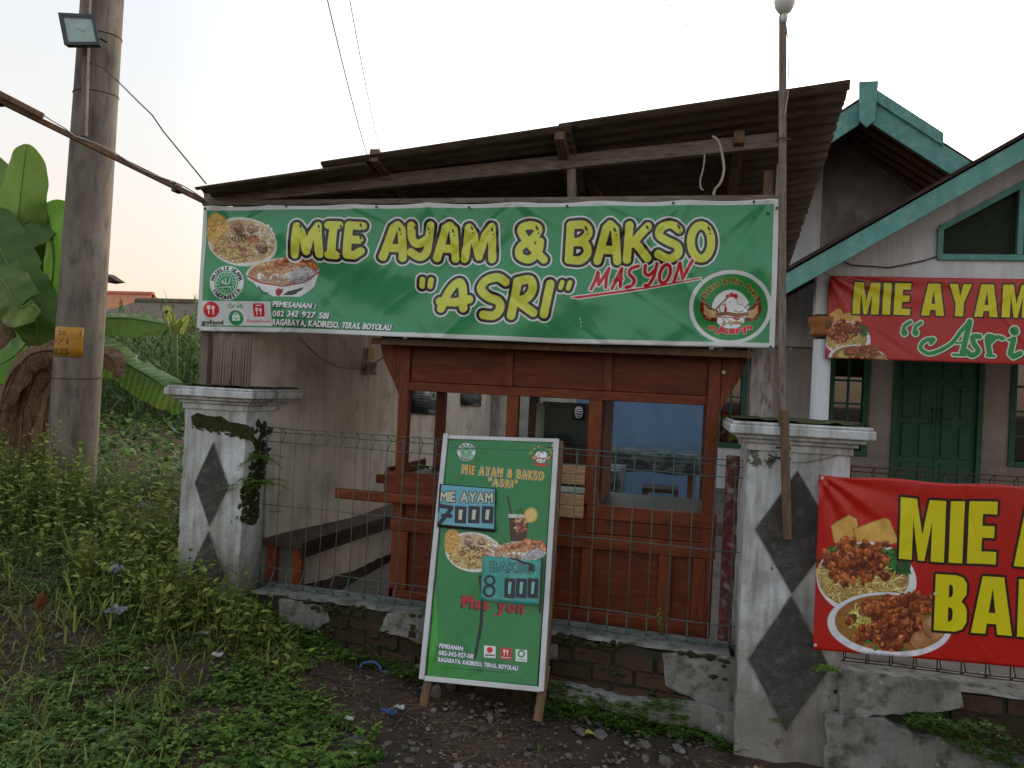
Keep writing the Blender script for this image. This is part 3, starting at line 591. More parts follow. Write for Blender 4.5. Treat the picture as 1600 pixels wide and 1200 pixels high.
# ------------------------------------------------------------------ pillars
def pillar(x0, x1, y0, dep, zb, zt, label, dia, broken):
    t = thing('gate_pillar', ((x0+x1)/2, y0+dep/2, zb), label, 'pillar')
    W_ = x1-x0; cx = (x0+x1)/2
    # shaft as a fine grid box so that the plaster edge is uneven
    mb = MB(); nz = 30; ring = []
    for k in range(nz+1):
        z = zb-.25+(zt-.13-zb+.25)*k/nz; row = []
        for (xx, yy) in [(x0,y0)]+[(x0+W_*i/6, y0) for i in range(1,6)]+[(x1,y0)]+[(x1, y0+dep*i/4) for i in range(1,4)]+[(x1,y0+dep),(x0,y0+dep)]:
            cor = (xx in (x0, x1) and yy in (y0, y0+dep)); j = .004 if cor else .0015
            row.append((xx+random.uniform(-j, j), yy+random.uniform(-j, j), z))
        ring.append(row+[row[0]])
    mb.grid(ring); ob('shaft', mb, M['shaft_plaster'], t, smooth=False)
    # moulded cap in four steps
    zc_ = zt-.13
    for (g, a, b) in ((.012, 0, .035), (.03, .035, .055), (.055, .055, .075), (.085, .075, .115), (.075, .115, .13)):
        q = MB(); q.box((x0-g, y0-g, zc_+a), (x1+g, y0+dep+g, zc_+b-.0005)); ob('cap_moulding', q, M['plaster'], t, bevel=.006)
    q = MB(); q.grid([[(x0-.07+(W_+.14)*i/16, y0-.07+(dep+.14)*j/16, zt+.004+random.uniform(0,.012)) for j in range(17)] for i in range(17)]); ob('moss_cover', q, M['moss'], t)
    for zc0, hh, ww in dia:
        q = MB(); n_ = 9; P = [(cx, zc0+hh), (cx+ww, zc0), (cx, zc0-hh), (cx-ww, zc0)]; Q = []
        for i in range(4):
            for j in range(n_): a = j/n_; Q.append((P[i][0]*(1-a)+P[(i+1)%4][0]*a+random.uniform(-.003,.003), y0-.010, P[i][1]*(1-a)+P[(i+1)%4][1]*a+random.uniform(-.003,.003)))
        q.prism(Q, (0, .02, 0)); ob('diamond_panel', q, M['stone_dark'], t, fix=True, bevel=.003)
        # raised dark lip round the panel
        q = MB(); q.tube([(p[0], y0-.006, p[1]) for p in P+[P[0]]], .004, 5); ob('panel_edge', q, M['plaster_low'], t)
    return t
PA = pillar(.305, .735, 3.60, .42, .0, 1.50, 'right gate pillar with two dark diamonds and the lamp pole tied to it', [(1.02, .27, .165), (.44, .30, .17)], 0)
PB = pillar(-2.765, -2.375, 3.90, .40, .12, 1.52, 'left gate pillar with mossy cracked neck and ferns growing from its side', [(.97, .235, .105), (.48, .22, .105)], 1)
# broken mossy band on the left pillar and the eaten-away side
mb = MB(); P = [at(u, v, Y=3.89) for u, v in [(298,650),(308,645),(320,649),(334,651),(344,650),(356,659),(370,661),(384,664),(394,672),(396,692),(384,686),(372,683),(358,675),(344,671),(336,675),(320,669),(306,668),(299,660)]]
mb.prism([(p.x, 3.893, p.z) for p in P], (0, .012, 0)); ob('moss_band', mb, M['moss'], PB, fix=True)
mb = MB()
for _ in range(170):
    z = random.uniform(.75, 1.32); mb.blob((-2.372+random.uniform(-.004,.008), 4.0+random.gauss(.03,.05)-.05*math.sin(z*9), z), random.uniform(.010,.026), 1, .35, (.5,1,1))
for _ in range(200):
    u = random.uniform(300, 396); p = at(u, 656+(u-304)*.20+random.uniform(-7, 14), Y=3.896); mb.blob(p, random.uniform(.004,.010), 1, .3, (1,.5,.8))
ob('moss', mb, M['moss'], PB, smooth=True, kind='stuff')

# ------------------------------------------------------------------ wire fence panels
def fence(xa, xb, yl, zb, zt, step, m, label, hz=(0,.10,.46,.82), first=0):
    t = thing('wire_fence', ((xa+xb)/2, yl((xa+xb)/2), zb((xa+xb)/2)), label, 'fence'); tri = .055
    n = int((xb-xa)/step); vm_ = None
    for k in range(n+1):
        x = xa+step*k+.01; z0 = zb(x); H = zt-z0; q = MB()
        P = [(0,-tri,.055),(0,0,0),(0,0,.10),(0,0,H*.5),(0,0,H-.085),(0,-.001,H-.02),(0,tri,H-.0),(0,0,H-.085)]
        q.tube([(0,0,.105),(0,-tri,.03),(0,0,0)], .0027, 5); q.tube([(0,0,0),(random.uniform(-.003,.003),0,.4),(random.uniform(-.004,.004),0,H)], .0026, 5); q.tube([(0,0,H),(0,tri,H-.03),(0,0,H-.085)], .0027, 5)
        q.v = [(a+x, b+yl(x), c+z0) for a, b, c in q.v]; ob('upright_wire', q, m, t, smooth=True)
    for f, dy in [(0,0),(.03,-tri),(.105,0),(.46,0),(.82,0),(.90-.03,tri),(.90,0)]:
        q = MB(); pts = []
        for k in range(14):
            x = xa+(xb-xa)*k/13; H = zt-zb(x); zz = zb(x)+f/.9*H; pts.append((x, yl(x)+dy-.004, zz+random.uniform(-.004,.004)))
        q.tube(pts, .0027, 5); ob('cross_wire', q, m, t, smooth=True)
    return t
fn = fence(-2.34, .31, wall_line, lambda x: WT(x)+.018, 1.30, .0965, M['wire_green'], 'green coated wire fence panel in front of the wooden food cart')
fr = fence(.76, 3.3, lambda x: 3.72, lambda x: .44, 1.32, .0965, M['rust'], 'rusty wire fence panel behind the red banner on the right')

# ------------------------------------------------------------------ stall shelter
sh = thing('stall_shelter', (-1, 5.5, FZ), 'lean-to stall shelter with corrugated sloping roof and stained side wall', 'shelter')
RY = 3.78; A = at(300, 291, Y=RY); B = at(1330, 137, Y=RY); Cc = at(1240, 400, X=B.x)
ex = (B-A); dy = (Cc-B); dy = dy/dy.y            # per metre of depth
def roofpt(a, yy): p = A+ex*a; return Vector((p.x, yy, p.z+dy.z*(yy-RY)*(.12+.88*sst(a, 0, .8))))
def sheet_roof(name, a0, a1, y0, y1, lift, rag):
    mb = MB(); n = int((y1-y0)/.0125); rows = []
    for k in range(n+1):
        yy = y0+(y1-y0)*k/n; row = []
        for i in range(9):
            a = a0+(a1-a0)*i/8; p = roofpt(a, yy); j = rag*(random.uniform(-.004,.004)) if i in (0, 8) else 0
            sag = .010*math.sin(a*9+yy*2)*min(1,(yy-RY)*1.5)
            row.append((p.x+j, p.y, p.z+.0085*math.cos(2*math.pi*(yy-RY)/.076)+lift+sag))
        rows.append(row)
    mb.grid(rows); o = ob(name, mb, M['roof_sheet'], sh, smooth=True, thick=.006); return o
sheet_roof('roof_sheet', 0, .30, RY+.02, 5.3, .0, 1); sheet_roof('roof_sheet', .225, .62, RY, 5.3, .020, 1); sheet_roof('roof_sheet', .60, 1, RY, 5.3, .030, 1)
sheet_roof('roof_sheet', 0, .34, 5.25, 6.3, -.012, 1); sheet_roof('roof_sheet', .33, .66, 5.25, 6.3, .012, 1); sheet_roof('roof_sheet', .65, 1, 5.25, 6.3, .02, 1)
def bar(name, p, q, w_, h_, m, parent, up=(0,0,1), bevel=.003, **k):
    mb = MB(); mb.bar(p, q, w_, h_, up); return ob(name, mb, m, parent, bevel=bevel, **k)
bar('fascia_beam', at(322, 313, Y=4.0), at(1214, 220, Y=4.0), .045, .073, M['grey_wood'], sh)
bar('rafter', at(880,230,Y=3.93)+Vector((0,-.13,.03)), roofpt(.60, 6.25)-Vector((0,0,.06)), .05, .07, M['brown_wood'], sh)
bar('rafter', at(598,262,Y=3.93)+Vector((0,-.13,.03)), roofpt(.30, 6.25)-Vector((0,0,.06)), .05, .07, M['brown_wood'], sh)
bar('rafter', roofpt(.86, 3.95)-Vector((0,0,.05)), roofpt(.86, 6.25)-Vector((0,0,.05)), .05, .07, M['brown_wood'], sh)
bar('strut', at(893, 262, Y=4.0)+Vector((0,.003,0)), at(894, 330, Y=4.0)+Vector((0,.003,0)), .045, .03, M['grey_wood_v'], sh)
bar('brace', at(912, 270, Y=4.3), at(950, 330, Y=4.6), .05, .03, M['brown_wood'], sh)
bar('banner_rail', at(318, 318, Y=3.985), at(1216, 310, Y=3.985), .03, .03, M['grey_wood'], sh)
bar('banner_rail', at(310, 512, Y=3.985), at(1208, 536, Y=3.985), .03, .03, M['grey_wood'], sh)
for (u, Yp) in ((1190, 4.12),):
    p = at(1190, 560, Y=Yp); bar('corner_post', (p.x, p.y, FZ), (p.x, p.y, 2.0), .11, .10, M['old_post'], sh); bar('corner_post', (p.x+.045, p.y, 2.0), (p.x+.045, p.y, 2.80), .035, .06, M['old_post'], sh); bar('corner_post', (p.x-.005, p.y+.03, 2.0), (p.x-.005, p.y+.03, 2.78), .05, .05, M['brown_wood'], sh)
p = at(1147, 800, Y=4.12); bar('painted_post', (p.x, p.y, FZ), (p.x, p.y, 1.30), .10, .09, M['red_paint'], sh)
p = at(330, 400, Y=4.02); bar('corner_post', (p.x, p.y, .3), (p.x, p.y, 2.62), .05, .05, M['grey_wood_v'], sh)
bar('corner_post', (-2.10, 8.7, FZ), (-2.10, 8.7, 2.0), .08, .08, M['old_post'], sh)
# side wall (plaster), zinc flap
def wallquad(name, P, t_, m, parent, nu=1, **k):
    mb = MB(); mb.prism(P, t_); return ob(name, mb, m, parent, fix=True, **k)
wallquad('side_wall', [(-2.42,3.985,-.1),(-2.19,5.0,-.1),(-2.14,8.8,-.1),(-2.14,8.8,1.95),(-2.19,5.0,2.30),(-2.42,3.985,2.48)], (-.10, 0, 0), M['wall_beige'], sh)
mb = MB(); rows = []
pL, pR = at(338, 520, Y=4.0), at(397, 520, Y=4.0)
for k in range(41):
    x = pL.x+(pR.x-pL.x)*k/40; yy = 3.975+.010*math.sin(2*math.pi*(x-pL.x)/.076)
    rows.append([(x, yy, 1.50+.03*abs(math.sin(k*1.7))+(.03 if k < 22 and k > 18 else 0)), (x, yy, 2.0), (x, yy, 2.5)])
mb.grid(rows); ob('zinc_flap', mb, M['zinc'], sh, smooth=True, thick=.003)
mb = MB(); mb.box((-2.14, 8.8, 0), (-1.17, 8.9, 2.05)); ob('back_wall', mb, M['wall_beige'], sh)
mb = MB(); mb.box((-1.168, 8.8, 0), (.36, 8.9, 2.05)); ob('back_wall', mb, M['blue'], sh)
# things seen on and by the walls
def poster(name, u0, v0, u1, v1, X=None, Y=None, label='', marks=True, m=None):
    kw = dict(X=X) if X is not None else dict(Y=Y)
    P = [at(u0, v0, **kw), at(u1, v0+(u1-u0)*.06, **kw), at(u1, v1+(u1-u0)*.06, **kw), at(u0, v1, **kw)]
    cv = Canvas(160, 200, [(0,0),(160,0),(160,200),(0,200)], srgb((28,36,40)))
    if marks:
        for k in range(5): cv.stroke([[(18, 60+k*20), (random.randint(60, 100), 60+k*20)]], 2.2, srgb((120,125,125)))
        cv.ell(120, 60, 16, 28, srgb((110,130,120)), ring=3); cv.poly([(90,165),(140,165),(140,190),(90,190)], srgb((150,150,145)))
    o = sheet(name, [p+(Vector((.006,0,0)) if X is not None else Vector((0,-.006,0))) for p in P], print_mat(name, cv.image(name)), 2, 2, label=label, cat='poster', group=None, thick=.003); return o
poster('poster', 643, 603, 686, 646, X=-2.165, label='dark poster on the side wall seen through the left bay of the cart')
poster('poster', 721, 611, 751, 633, X=-2.145, label='small dark poster further back on the side wall left of the cart divider')
t = thing('wall_charm', at(578, 573, X=-2.16), 'small red paper charm with yellow tip on the beige side wall', 'ornament')
mb = MB(); a, b = at(571, 565, X=-2.16), at(586, 586, X=-2.16); mb.box((a.x, a.y, b.z), (a.x+.01, b.y, a.z)); ob('red_sheet', mb, M['red_paint'], t)
mb = MB(); a, b = at(574, 543, X=-2.16), at(582, 562, X=-2.16); mb.box((a.x, a.y, b.z), (a.x+.01, b.y, a.z)); ob('yellow_tip', mb, M['plate'], t)
mb = MB(); pts = []
for k in range(13):
    f = k/12; u = 470+150*f; v = 530+165*f*(1-f); pts.append(at(u, v+(10*f), X=-2.10 if f < .9 else -2.0))
mb.tube(pts, .004, 5); ob('sagging_cable', mb, M['cable'], label='thin dark cable sagging across the beige side wall', cat='cable')

# ------------------------------------------------------------------ bench
t = thing('bench', (-2.08, 5.2, FZ), 'long dark wooden bench along the beige side wall', 'bench')
mb = MB(); mb.add([(-2.36,4.12,.60),(-2.11,4.12,.60),(-1.86,6.5,.60),(-2.15,6.5,.60),(-2.36,4.12,.64),(-2.11,4.12,.64),(-1.86,6.5,.64),(-2.15,6.5,.64)], [(0,3,2,1),(4,5,6,7),(0,1,5,4),(1,2,6,5),(2,3,7,6),(3,0,4,7)])
ob('seat', mb, M['bench_wood'], t, bevel=.004)
bar('apron', (-2.14, 4.16, .565), (-1.90, 6.4, .565), .02, .068, M['bench_wood'], t)
for x, y in ((-2.33,4.19),(-2.16,4.19),(-1.93,6.3),(-2.1,6.3)): bar('leg', (x, y, FZ), (x, y, .598), .055, .055, M['cart_wood_v'] if y < 5 else M['bench_wood'], t)

# ------------------------------------------------------------------ tables behind the cart
def table(x0, x1, y0, y1, zt, drop, label, lab2):
    t = thing('dining_table', ((x0+x1)/2, (y0+y1)/2, FZ), label, 'table')
    mb = MB(); mb.box((x0,y0,zt-.03),(x1,y1,zt)); ob('tabletop', mb, M['cart_wood'], t)
    for x in (x0+.05, x1-.05):
        for y in (y0+.05, y1-.05): bar('leg', (x,y,FZ), (x,y,zt-.03), .055, .055, M['cart_wood_v'], t)
    mb = MB(); g = []
    nn = 40
    for i in range(nn+1):
        row = []
        for j in range(9):
            a = i/nn; x = x0-.01+(x1-x0+.02)*a
            if j < 4: yy = y0-.015-.012*math.sin(a*40)*(4-j)/4; z = zt+.006-drop*(4-j)/4*(1+.05*math.sin(a*17))
            else: yy = y0-.01+(y1-y0+.02)*(j-4)/4; z = zt+.008
            row.append((x, yy, z))
        g.append(row)
    for xx, s_ in ((x0, -1), (x1, 1)):
        pass
    mb.grid(g); mb.grid([[(x0-.012, y0+(y1-y0)*k/8, zt+.007-drop*j/3) for k in range(9)] for j in range(4)]); mb.grid([[(x1+.012, y0+(y1-y0)*k/8, zt+.007-drop*j/3) for k in range(9)] for j in range(4)])
    ob('tablecloth', mb, M['cloth'], None, lab2, 'tablecloth', smooth=True, thick=.003)
table(-1.05, .18, 6.9, 7.6, 1.07, .17, 'far table under marbled dark cloth against the blue wall', 'marbled dark cloth on the far table by the blue wall')
table(-1.25, -.42, 5.75, 6.35, 1.00, .34, 'nearer table with longer hanging marbled cloth behind the cart', 'longer marbled cloth on the nearer table behind the cart')
t = thing('stool', (-.12, 6.5, FZ), 'small dark wooden stool under the right window of the cart', 'stool')
mb = MB(); mb.box((-.27,6.36,.80),(.02,6.64,.835)); ob('seat', mb, M['bench_wood'], t, bevel=.004)
for x in (-.25, 0):
    for y in (6.39, 6.61): bar('leg', (x,y,FZ),(x,y,.80), .04,.04, M['cart_wood_v'], t)

# ------------------------------------------------------------------ food cart
def zpx(u, v, Y): return at(u, v, Y=Y)
CY, CB = 4.17, 4.80
xl, xr = -1.62, .13
ct = thing('food_cart', ((xl+xr)/2, 4.5, FZ), 'red varnished wooden food cart with windows and two long handles', 'food cart')
W_, WV, WP = M['cart_wood'], M['cart_wood_v'], M['cart_panel']
zsill = at(870, 783, Y=CY).z; zhead = at(870, 622, Y=CY).z; ztop = at(870, 548, Y=CY).z; zl = at(640, 737, Y=CY).z
zb_ = FZ+.03
def cb(name, a, b, m, bevel=.004, parent=ct, **k):
    mb = MB(); mb.box(a, b); return ob(name, mb, m, parent, bevel=bevel, **k)
x1_ = at(632, 640, Y=CY).x; xm = at(800, 680, Y=CY).x; xn = at(928, 700, Y=CY).x; xq = at(1110, 720, Y=CY).x
# uprights
for xx, wv, top in ((x1_, .06, ztop), (xm, .065, zhead), (xn, .07, zhead), (xq, .065, ztop)):
    lo_ = zb_ if xx in (x1_, xq) else zsill
    cb('post', (xx-wv/2, CY-.03, lo_), (xx+wv/2, CY+.03, top), WV)
for xx in (x1_+.02, xq): cb('post', (xx-.03, CB-.03, zb_), (xx+.03, CB+.03, ztop), WV)
cb('post', (xm-.03, CB-.03, zsill), (xm+.03, CB+.03, ztop), WV); cb('post', (xn-.03, CB-.03, zsill), (xn+.03, CB+.03, ztop), WV)
# header: frame with three sunk panels, stepping forward
cb('header_panel', (x1_+.032, CY-.012, zhead+.052), (xq-.034, CY+.008, ztop+.20), WP)
cb('header_rail', (x1_+.031, CY-.032, zhead), (xq-.033, CY+.02, zhead+.05), W_)
cb('header_rail', (x1_+.031, CY-.032, ztop+.005), (xq-.033, CY+.02, ztop+.045), W_)
for xx in (at(796,600,Y=CY).x, at(950,600,Y=CY).x): cb('header_stile', (xx-.022, CY-.031, zhead+.052), (xx+.022, CY-.013, ztop+.003), WV)
# shaped brackets at both ends of the header
for s_, xx in ((-1, x1_-.03), (1, xq+.034)):
    P = [(xx, CY-.02, ztop+.05), (xx+s_*.125, CY-.02, ztop+.05), (xx+s_*.125, CY-.02, ztop-.02), (xx+s_*.10, CY-.02, ztop-.10), (xx+s_*.045, CY-.02, ztop-.20), (xx+s_*.01, CY-.02, ztop-.27), (xx, CY-.02, ztop-.30)]
    mb = MB(); mb.prism(P, (0, .035, 0)); ob('bracket', mb, WV, ct, bevel=.003, fix=True)
cb('header_side', (x1_-.02, CY+.032, zhead), (x1_+.01, CB-.032, ztop+.05), WP); cb('header_side', (xq-.01, CY+.032, zhead), (xq+.02, CB-.032, ztop+.05), WP)
cb('header_back', (x1_+.05, CB-.01, zhead+.03), (xq-.034, CB+.01, ztop+.05), WP)
# roof of the cart: sheet with brown edge
mb = MB(); za = at(1170, 556, Y=CY-.16).z; mb.add([(x1_-.15, CY-.16, za), (xq+.17, CY-.16, za), (xq+.17, CB+.15, za+.05), (x1_-.15, CB+.15, za+.05), (x1_-.15, CY-.16, za+.025), (xq+.17, CY-.16, za+.025), (xq+.17, CB+.15, za+.075), (x1_-.15, CB+.15, za+.075)], [(0,3,2,1),(4,5,6,7),(0,1,5,4),(1,2,6,5),(2,3,7,6),(3,0,4,7)])
ob('roof', mb, M['grey_wood'], ct, bevel=.003)
cb('roof_edge', (x1_-.15, CY-.175, za-.012), (xq+.17, CY-.162, za+.018), M['brown_wood'])
# lower cabinet: rails, stiles and sunk panels
cab_l, cab_r = x1_-.04, xq+.045
cb('cabinet_panel', (cab_l+.03, CY-.005, zb_+.02), (cab_r-.03, CY+.012, zsill-.02), WP)
cb('cabinet_back', (cab_l+.03, CB-.012, zb_+.02), (cab_r-.03, CB+.005, zsill-.02), WP)
cb('top_rail', (xn-.02, CY-.036, zsill-.075), (cab_r, CY+.03, zsill), W_)
cb('apron_rail', (cab_l, CY-.038, zsill-.235), (cab_r, CY-.006, zsill-.155), W_)
cb('apron_board', (xn-.02, CY-.026, zsill-.153), (cab_r-.002, CY-.006, zsill-.077), WP)
cb('bottom_rail', (cab_l+.03, CY-.034, zb_+.03), (cab_r-.03, CY-.006, zb_+.11), W_)
cb('bottom_edge', (cab_l+.03, CY-.030, zb_-.01), (cab_r-.03, CY-.004, zb_+.02), WV)
for xx in (cab_l+.075, -1.05, at(985,900,Y=CY).x-.23, at(985,900,Y=CY).x+.18, cab_r-.075):
    cb('stile', (xx-.035, CY-.033, zb_+.111), (xx+.035, CY-.0055, zsill-.237), WV)
for xx in (cab_l, cab_r):
    s_ = 1 if xx == cab_l else -1
    cb('side_panel', (xx+s_*.005, CY+.015, zb_+.02), (xx+s_*.022, CB-.015, zsill-.1), WP)
for xx in (cab_l+.035, cab_r-.055): cb('leg', (xx-.03, CY-.03, FZ), (xx+.03, CY+.03, zb_+.12), WV); cb('leg', (xx-.03, CB-.03, FZ), (xx+.03, CB+.03, zb_+.12), WV)
cb('worktop', (xm-.02, CY+.032, zsill-.03), (cab_r-.03, CB-.034, zsill-.005), M['bench_wood'])
# left raised tray
cb('tray_front', (x1_-.085, CY-.045, zl-.16), (xm-.03, CY-.03, zl), WP); cb('tray_side', (x1_-.085, CY-.028, zl-.16), (x1_-.065, CB, zl+.02), W_); cb('tray_floor', (x1_-.06, CY+.033, zl-.06), (xm-.04, CB-.033, zl-.04), M['bench_wood'])
# handles
h1a, h1b = at(525, 770, Y=4.12), at(692, 782, Y=4.12)
bar('handle', (h1a.x, 4.115, h1a.z), (xm, 4.115, h1a.z-.005), .035, .06, W_, ct, bevel=.012)
h2 = at(583, 749, Y=CB); bar('handle', (h2.x, CB+.055, h2.z), (xm, CB+.055, h2.z), .035, .06, W_, ct, bevel=.012)
# glazing and shelves
def pane(u0, v0, u1, v1, Y, name='pane'):
    a, b = at(u0, v0, Y=Y), at(u1, v1, Y=Y); return cb(name, (a.x, Y-.002, b.z), (b.x, Y+.002, a.z), gl_clear, 0)
cb('pane', (xm+.034, CY-.002, zsill+.002), (xn-.037, CY+.002, zhead-.002), gl_clear, 0)
cb('pane', (xn+.037, CY-.002, zsill+.002), (xq-.035, CY+.002, zhead-.002), gl_clear, 0)
za_ = at(860, 694, Y=CY+.3).z
cb('shelf', (xm+.03, CY+.05, za_-.02), (xn-.03, CB-.04, za_), W_); cb('shelf_front', (xm+.03, CY+.035, za_-.085), (xn-.03, CY+.048, za_-.002), WP)
zz = at(880, 762, Y=CY+.25).z; cb('shelf', (xm+.03, CY+.05, zz-.03), (xn-.03, CB-.3, zz), M['lit_pale_wood']); zq = [at(890, v, Y=CY-.02).z for v in (727, 741, 757, 772, 790, 809)]
for a_, b_ in ((0,1),(1,2),(3,4),(4,5)): cb('lit_table_board', (xm+.034, CY-.026, zq[b_]+.002), (xn-.037, CY-.008, zq[a_]), M['lit_pale_wood'])  # added boards, their brightness stands for a lit table seen in the glass
cb('inner_divider', (xn+.035, CY+.06, zsill), (xn+.05, CB-.06, zhead), WV)
t = thing('reflection_panels', (xm+.12, 4.62, za_), 'pale panels added on the middle shelf of the cart to stand for a reflection in the pane', 'panel')  # made-up pale panels imitate the reflection in the middle pane
cb('back_board', (xm+.07, 4.70, za_+.001), (xn-.05, 4.72, zhead-.03), M['zinc'], parent=t); cb('stand', (xm+.07, 4.5, za_+.001), (xm+.12, 4.69, zhead-.04), M['wall_beige'], parent=t)
cb('panel_glass', (xm+.13, 4.45, za_+.001), (xn-.06, 4.455, zhead-.06), gl_clear, parent=t)
# sticker on the middle pane
cv = Canvas(120, 120, [(0,0),(120,0),(120,120),(0,120)], srgb((22,24,28)))
for y in (28, 44, 62, 80, 96): cv.stroke([[(34, y), (60, y+6), (86, y)]], 3, srgb((190,190,190)))
cv.ell(60, 60, 34, 40, srgb((190,190,190)), ring=2.4)
a, b = at(895, 631, Y=CY), at(914, 657, Y=CY)
sheet('sticker', [(a.x, CY-.006, a.z), (b.x, CY-.006, a.z), (b.x, CY-.006, b.z), (a.x, CY-.006, b.z)], print_mat('sticker', cv.image('sticker')), 1, 1, parent=ct, thick=.001, label='black square sticker with a white emblem')
mb = MB(); mb.blob(at(1131, 582, Y=CY-.04), .012, 2, 0); ob('bolt', mb, M['metal'], ct, smooth=True)
for k in range(9):
    if k == 0: t = thing('greens', at(664, 732, Y=4.5), 'small bunch of green leaves in the left tray of the cart', 'vegetables')
    mb = MB(); c = at(664, 733, Y=4.4)+Vector((random.uniform(-.06,.06), random.uniform(-.05,.05), 0)); mb.grid([[c+Vector((i*.02-.02, j*.012-.012, .015*math.sin(i+j)+.01)) for i in range(3)] for j in range(3)]); ob('leaf', mb, M['leaf'], t)
# ------------------------------------------------------------------ green shop banner
TLp, TRp, BRp, BLp = (319,322), (1218,311), (1210,545), (307,517)
YB = 3.93
GRNP = srgb((58,146,96))
cv = Canvas(2100, 500, [TLp, TRp, BRp, BLp], srgb((205,210,208)))
cv.poly([(324,329),(1209,319),(1202,537),(314,510)], GRNP)
ayam(cv, 379, 378, 1.04); halal(cv, 357, 443, 26.5)
bakso(cv, 441, 428, 1.02)
cv.poly([(315,470),(425,473),(424,511),(315,508)], srgb((212,216,216)))
RED_ = srgb((200,30,40))
cv.ell(331, 488-4, 12.5, 12.5, RED_); fork(cv, 331, 484, 13, srgb((240,235,235)))
cv.text('gofood', (316,506.5), (348,507.5), 6.5, [(.55, srgb((45,45,50)))])
cv.text('Grab', (358,482), (381,482.5), 7, [(.35, srgb((90,160,125)))]); cv.ell(369.5, 497.5, 12, 12, srgb((35,140,85))); cv.poly([(364,493),(375,493),(376,502),(363,502)], srgb((220,235,225))); cv.stroke([[(366,492.5),(368,490),(371,490),(373,492.5)]], .7, srgb((220,235,225))); cv.stroke([[(367,497),(369.5,499.5),(372,497)]], .6, srgb((35,140,85)))
cv.poly([(397,479),(398,475.5),(413,475.5),(415,479),(414,496),(397,496)], RED_); cv.stroke([[(402,478.5),(410,478.5)]], .8, srgb((235,230,230))); fork(cv, 405.5, 488, 11, srgb((240,235,235)))
cv.text('ShopeeFood', (386,504.5), (421,505.5), 4.6, [(.12, srgb((190,70,60)))])
WH = srgb((228,232,230)); DK = srgb((28,30,36))
for st, a, b, h in (('PEMESANAN :', (428,480.5), (491,483.5), 8), ('082 342 927 581', (426.5,495.5), (509,499), 9), ('RAGABAYA, KADIRESO, TERAS, BOYOLALI', (425,509), (605,516.5), 9)):
    cv.text(st, (a[0]+1, a[1]+1), (b[0]+1, b[1]+1), h, [(1.1, DK)], shear=.12); cv.text(st, a, b, h, [(.45, WH)], shear=.12)
Z2 = zc(430, 320, 4.324); Z3 = zc(760, 290, 3.2); Z1 = zc(300, 290, 3.2)
def elz(cx, cy, rx, ry, f, a0=0, a1=6.2832, n=20): return f(*[(cx+rx*math.cos(a0+(a1-a0)*i/n), cy+ry*math.sin(a0+(a1-a0)*i/n)) for i in range(n+1)])
def smooth(p, n=6):
    p = [p[0]]+list(p)+[p[-1]]; out = []
    for i in range(1, len(p)-2):
        for k in range(n):
            t = k/n; q = []
            for d in (0, 1):
                a, b, c, e = p[i-1][d], p[i][d], p[i+1][d], p[i+2][d]
                q.append(.5*(2*b+(c-a)*t+(2*a-5*b+4*c-e)*t*t+(3*b-a-3*c+e)*t**3))
            out.append(tuple(q))
    return out+[p[-2]]
big = [Z2((128,338),(150,152),(178,190),(212,318)), Z2((212,318),(250,200),(285,146),(300,338)),
       Z2((357,140),(425,140)), Z2((390,145),(380,340)), Z2((362,342),(412,345)),
       Z2((493,140),(483,340)), Z2((493,142),(582,146)), Z2((490,238),(560,240)), Z2((483,342),(530,346),(572,318)),
       Z2((715,352),(785,158),(812,138),(838,165),(846,358)), Z2((770,290),(838,292)),
       smooth(Z2((905,140),(908,225),(945,262),(1000,235))), smooth(Z2((1035,140),(1018,250),(1005,315),(960,350),(900,318))),
       Z2((1075,355),(1135,160),(1163,140),(1190,165),(1198,358)), Z2((1128,292),(1192,294)),
       Z2((1262,360),(1295,152),(1320,190),(1358,345)), Z2((1358,345),(1405,200),(1445,146),(1450,365)),
       smooth(Z3((278,368),(200,285),(162,222),(195,196),(248,210),(225,258),(160,305),(158,350),(205,368),(248,330),(258,278))),
       Z3((412,198),(402,368)), smooth(Z3((412,198),(480,198),(502,235),(465,275),(415,280))), smooth(Z3((415,282),(478,285),(496,330),(460,368),(402,368))),
       Z3((545,372),(592,215),(612,196),(636,220),(646,375)), Z3((578,318),(640,322)),
       Z3((708,200),(694,368)), Z3((800,205),(722,290)), Z3((735,282),(798,362)),
       smooth(Z3((955,222),(915,196),(868,212),(858,250),(900,282),(948,305),(950,345),(905,368),(852,345))),
       elz(1068, 282, 52, 84, Z3)]
asri = [Z2((980,505),(976,548)), Z2((1036,505),(1030,548)),
        smooth(Z2((1110,700),(1160,590),(1205,530),(1240,528),(1262,600),(1266,698))), Z2((1100,652),(1210,660),(1305,640)),
        smooth(Z2((1548,520),(1495,490),(1420,508),(1382,565),(1430,620),(1500,650),(1510,700),(1470,745),(1400,742))),
        Z3((150,478),(118,648)), smooth(Z3((150,478),(212,470),(225,515),(195,560),(142,575))), Z3((155,580),(228,632)),
        Z3((312,490),(282,640)),
        Z3((372,482),(364,508)), Z3((410,482),(402,512))]
ry = [6.3]*len(big); ra = [4.2,4.2]+[6.6]*7+[3.6,3.6]
YEL = srgb((208,214,74)); BLK = srgb((36,34,42)); WHI = srgb((222,226,224))
for lay, g in ((WHI, 7.0), (BLK, 4.6), (YEL, 0)):
    for p, r_ in zip(big+asri, ry+ra): cv.stroke([p], r_+g, lay)
for x, y in ((172,150),(292,150),(437,150),(570,140),(570,225),(825,165),(930,155),(1022,160),(1185,175),(1312,155),(1448,165),(428,318)):
    q = Z2((x,y))[0]; cv.ell(q[0], q[1], 1.5, 3.4, BLK, -.35); cv.ell(q[0]+1.6, q[1]+7, 1.2, 1.2, BLK)
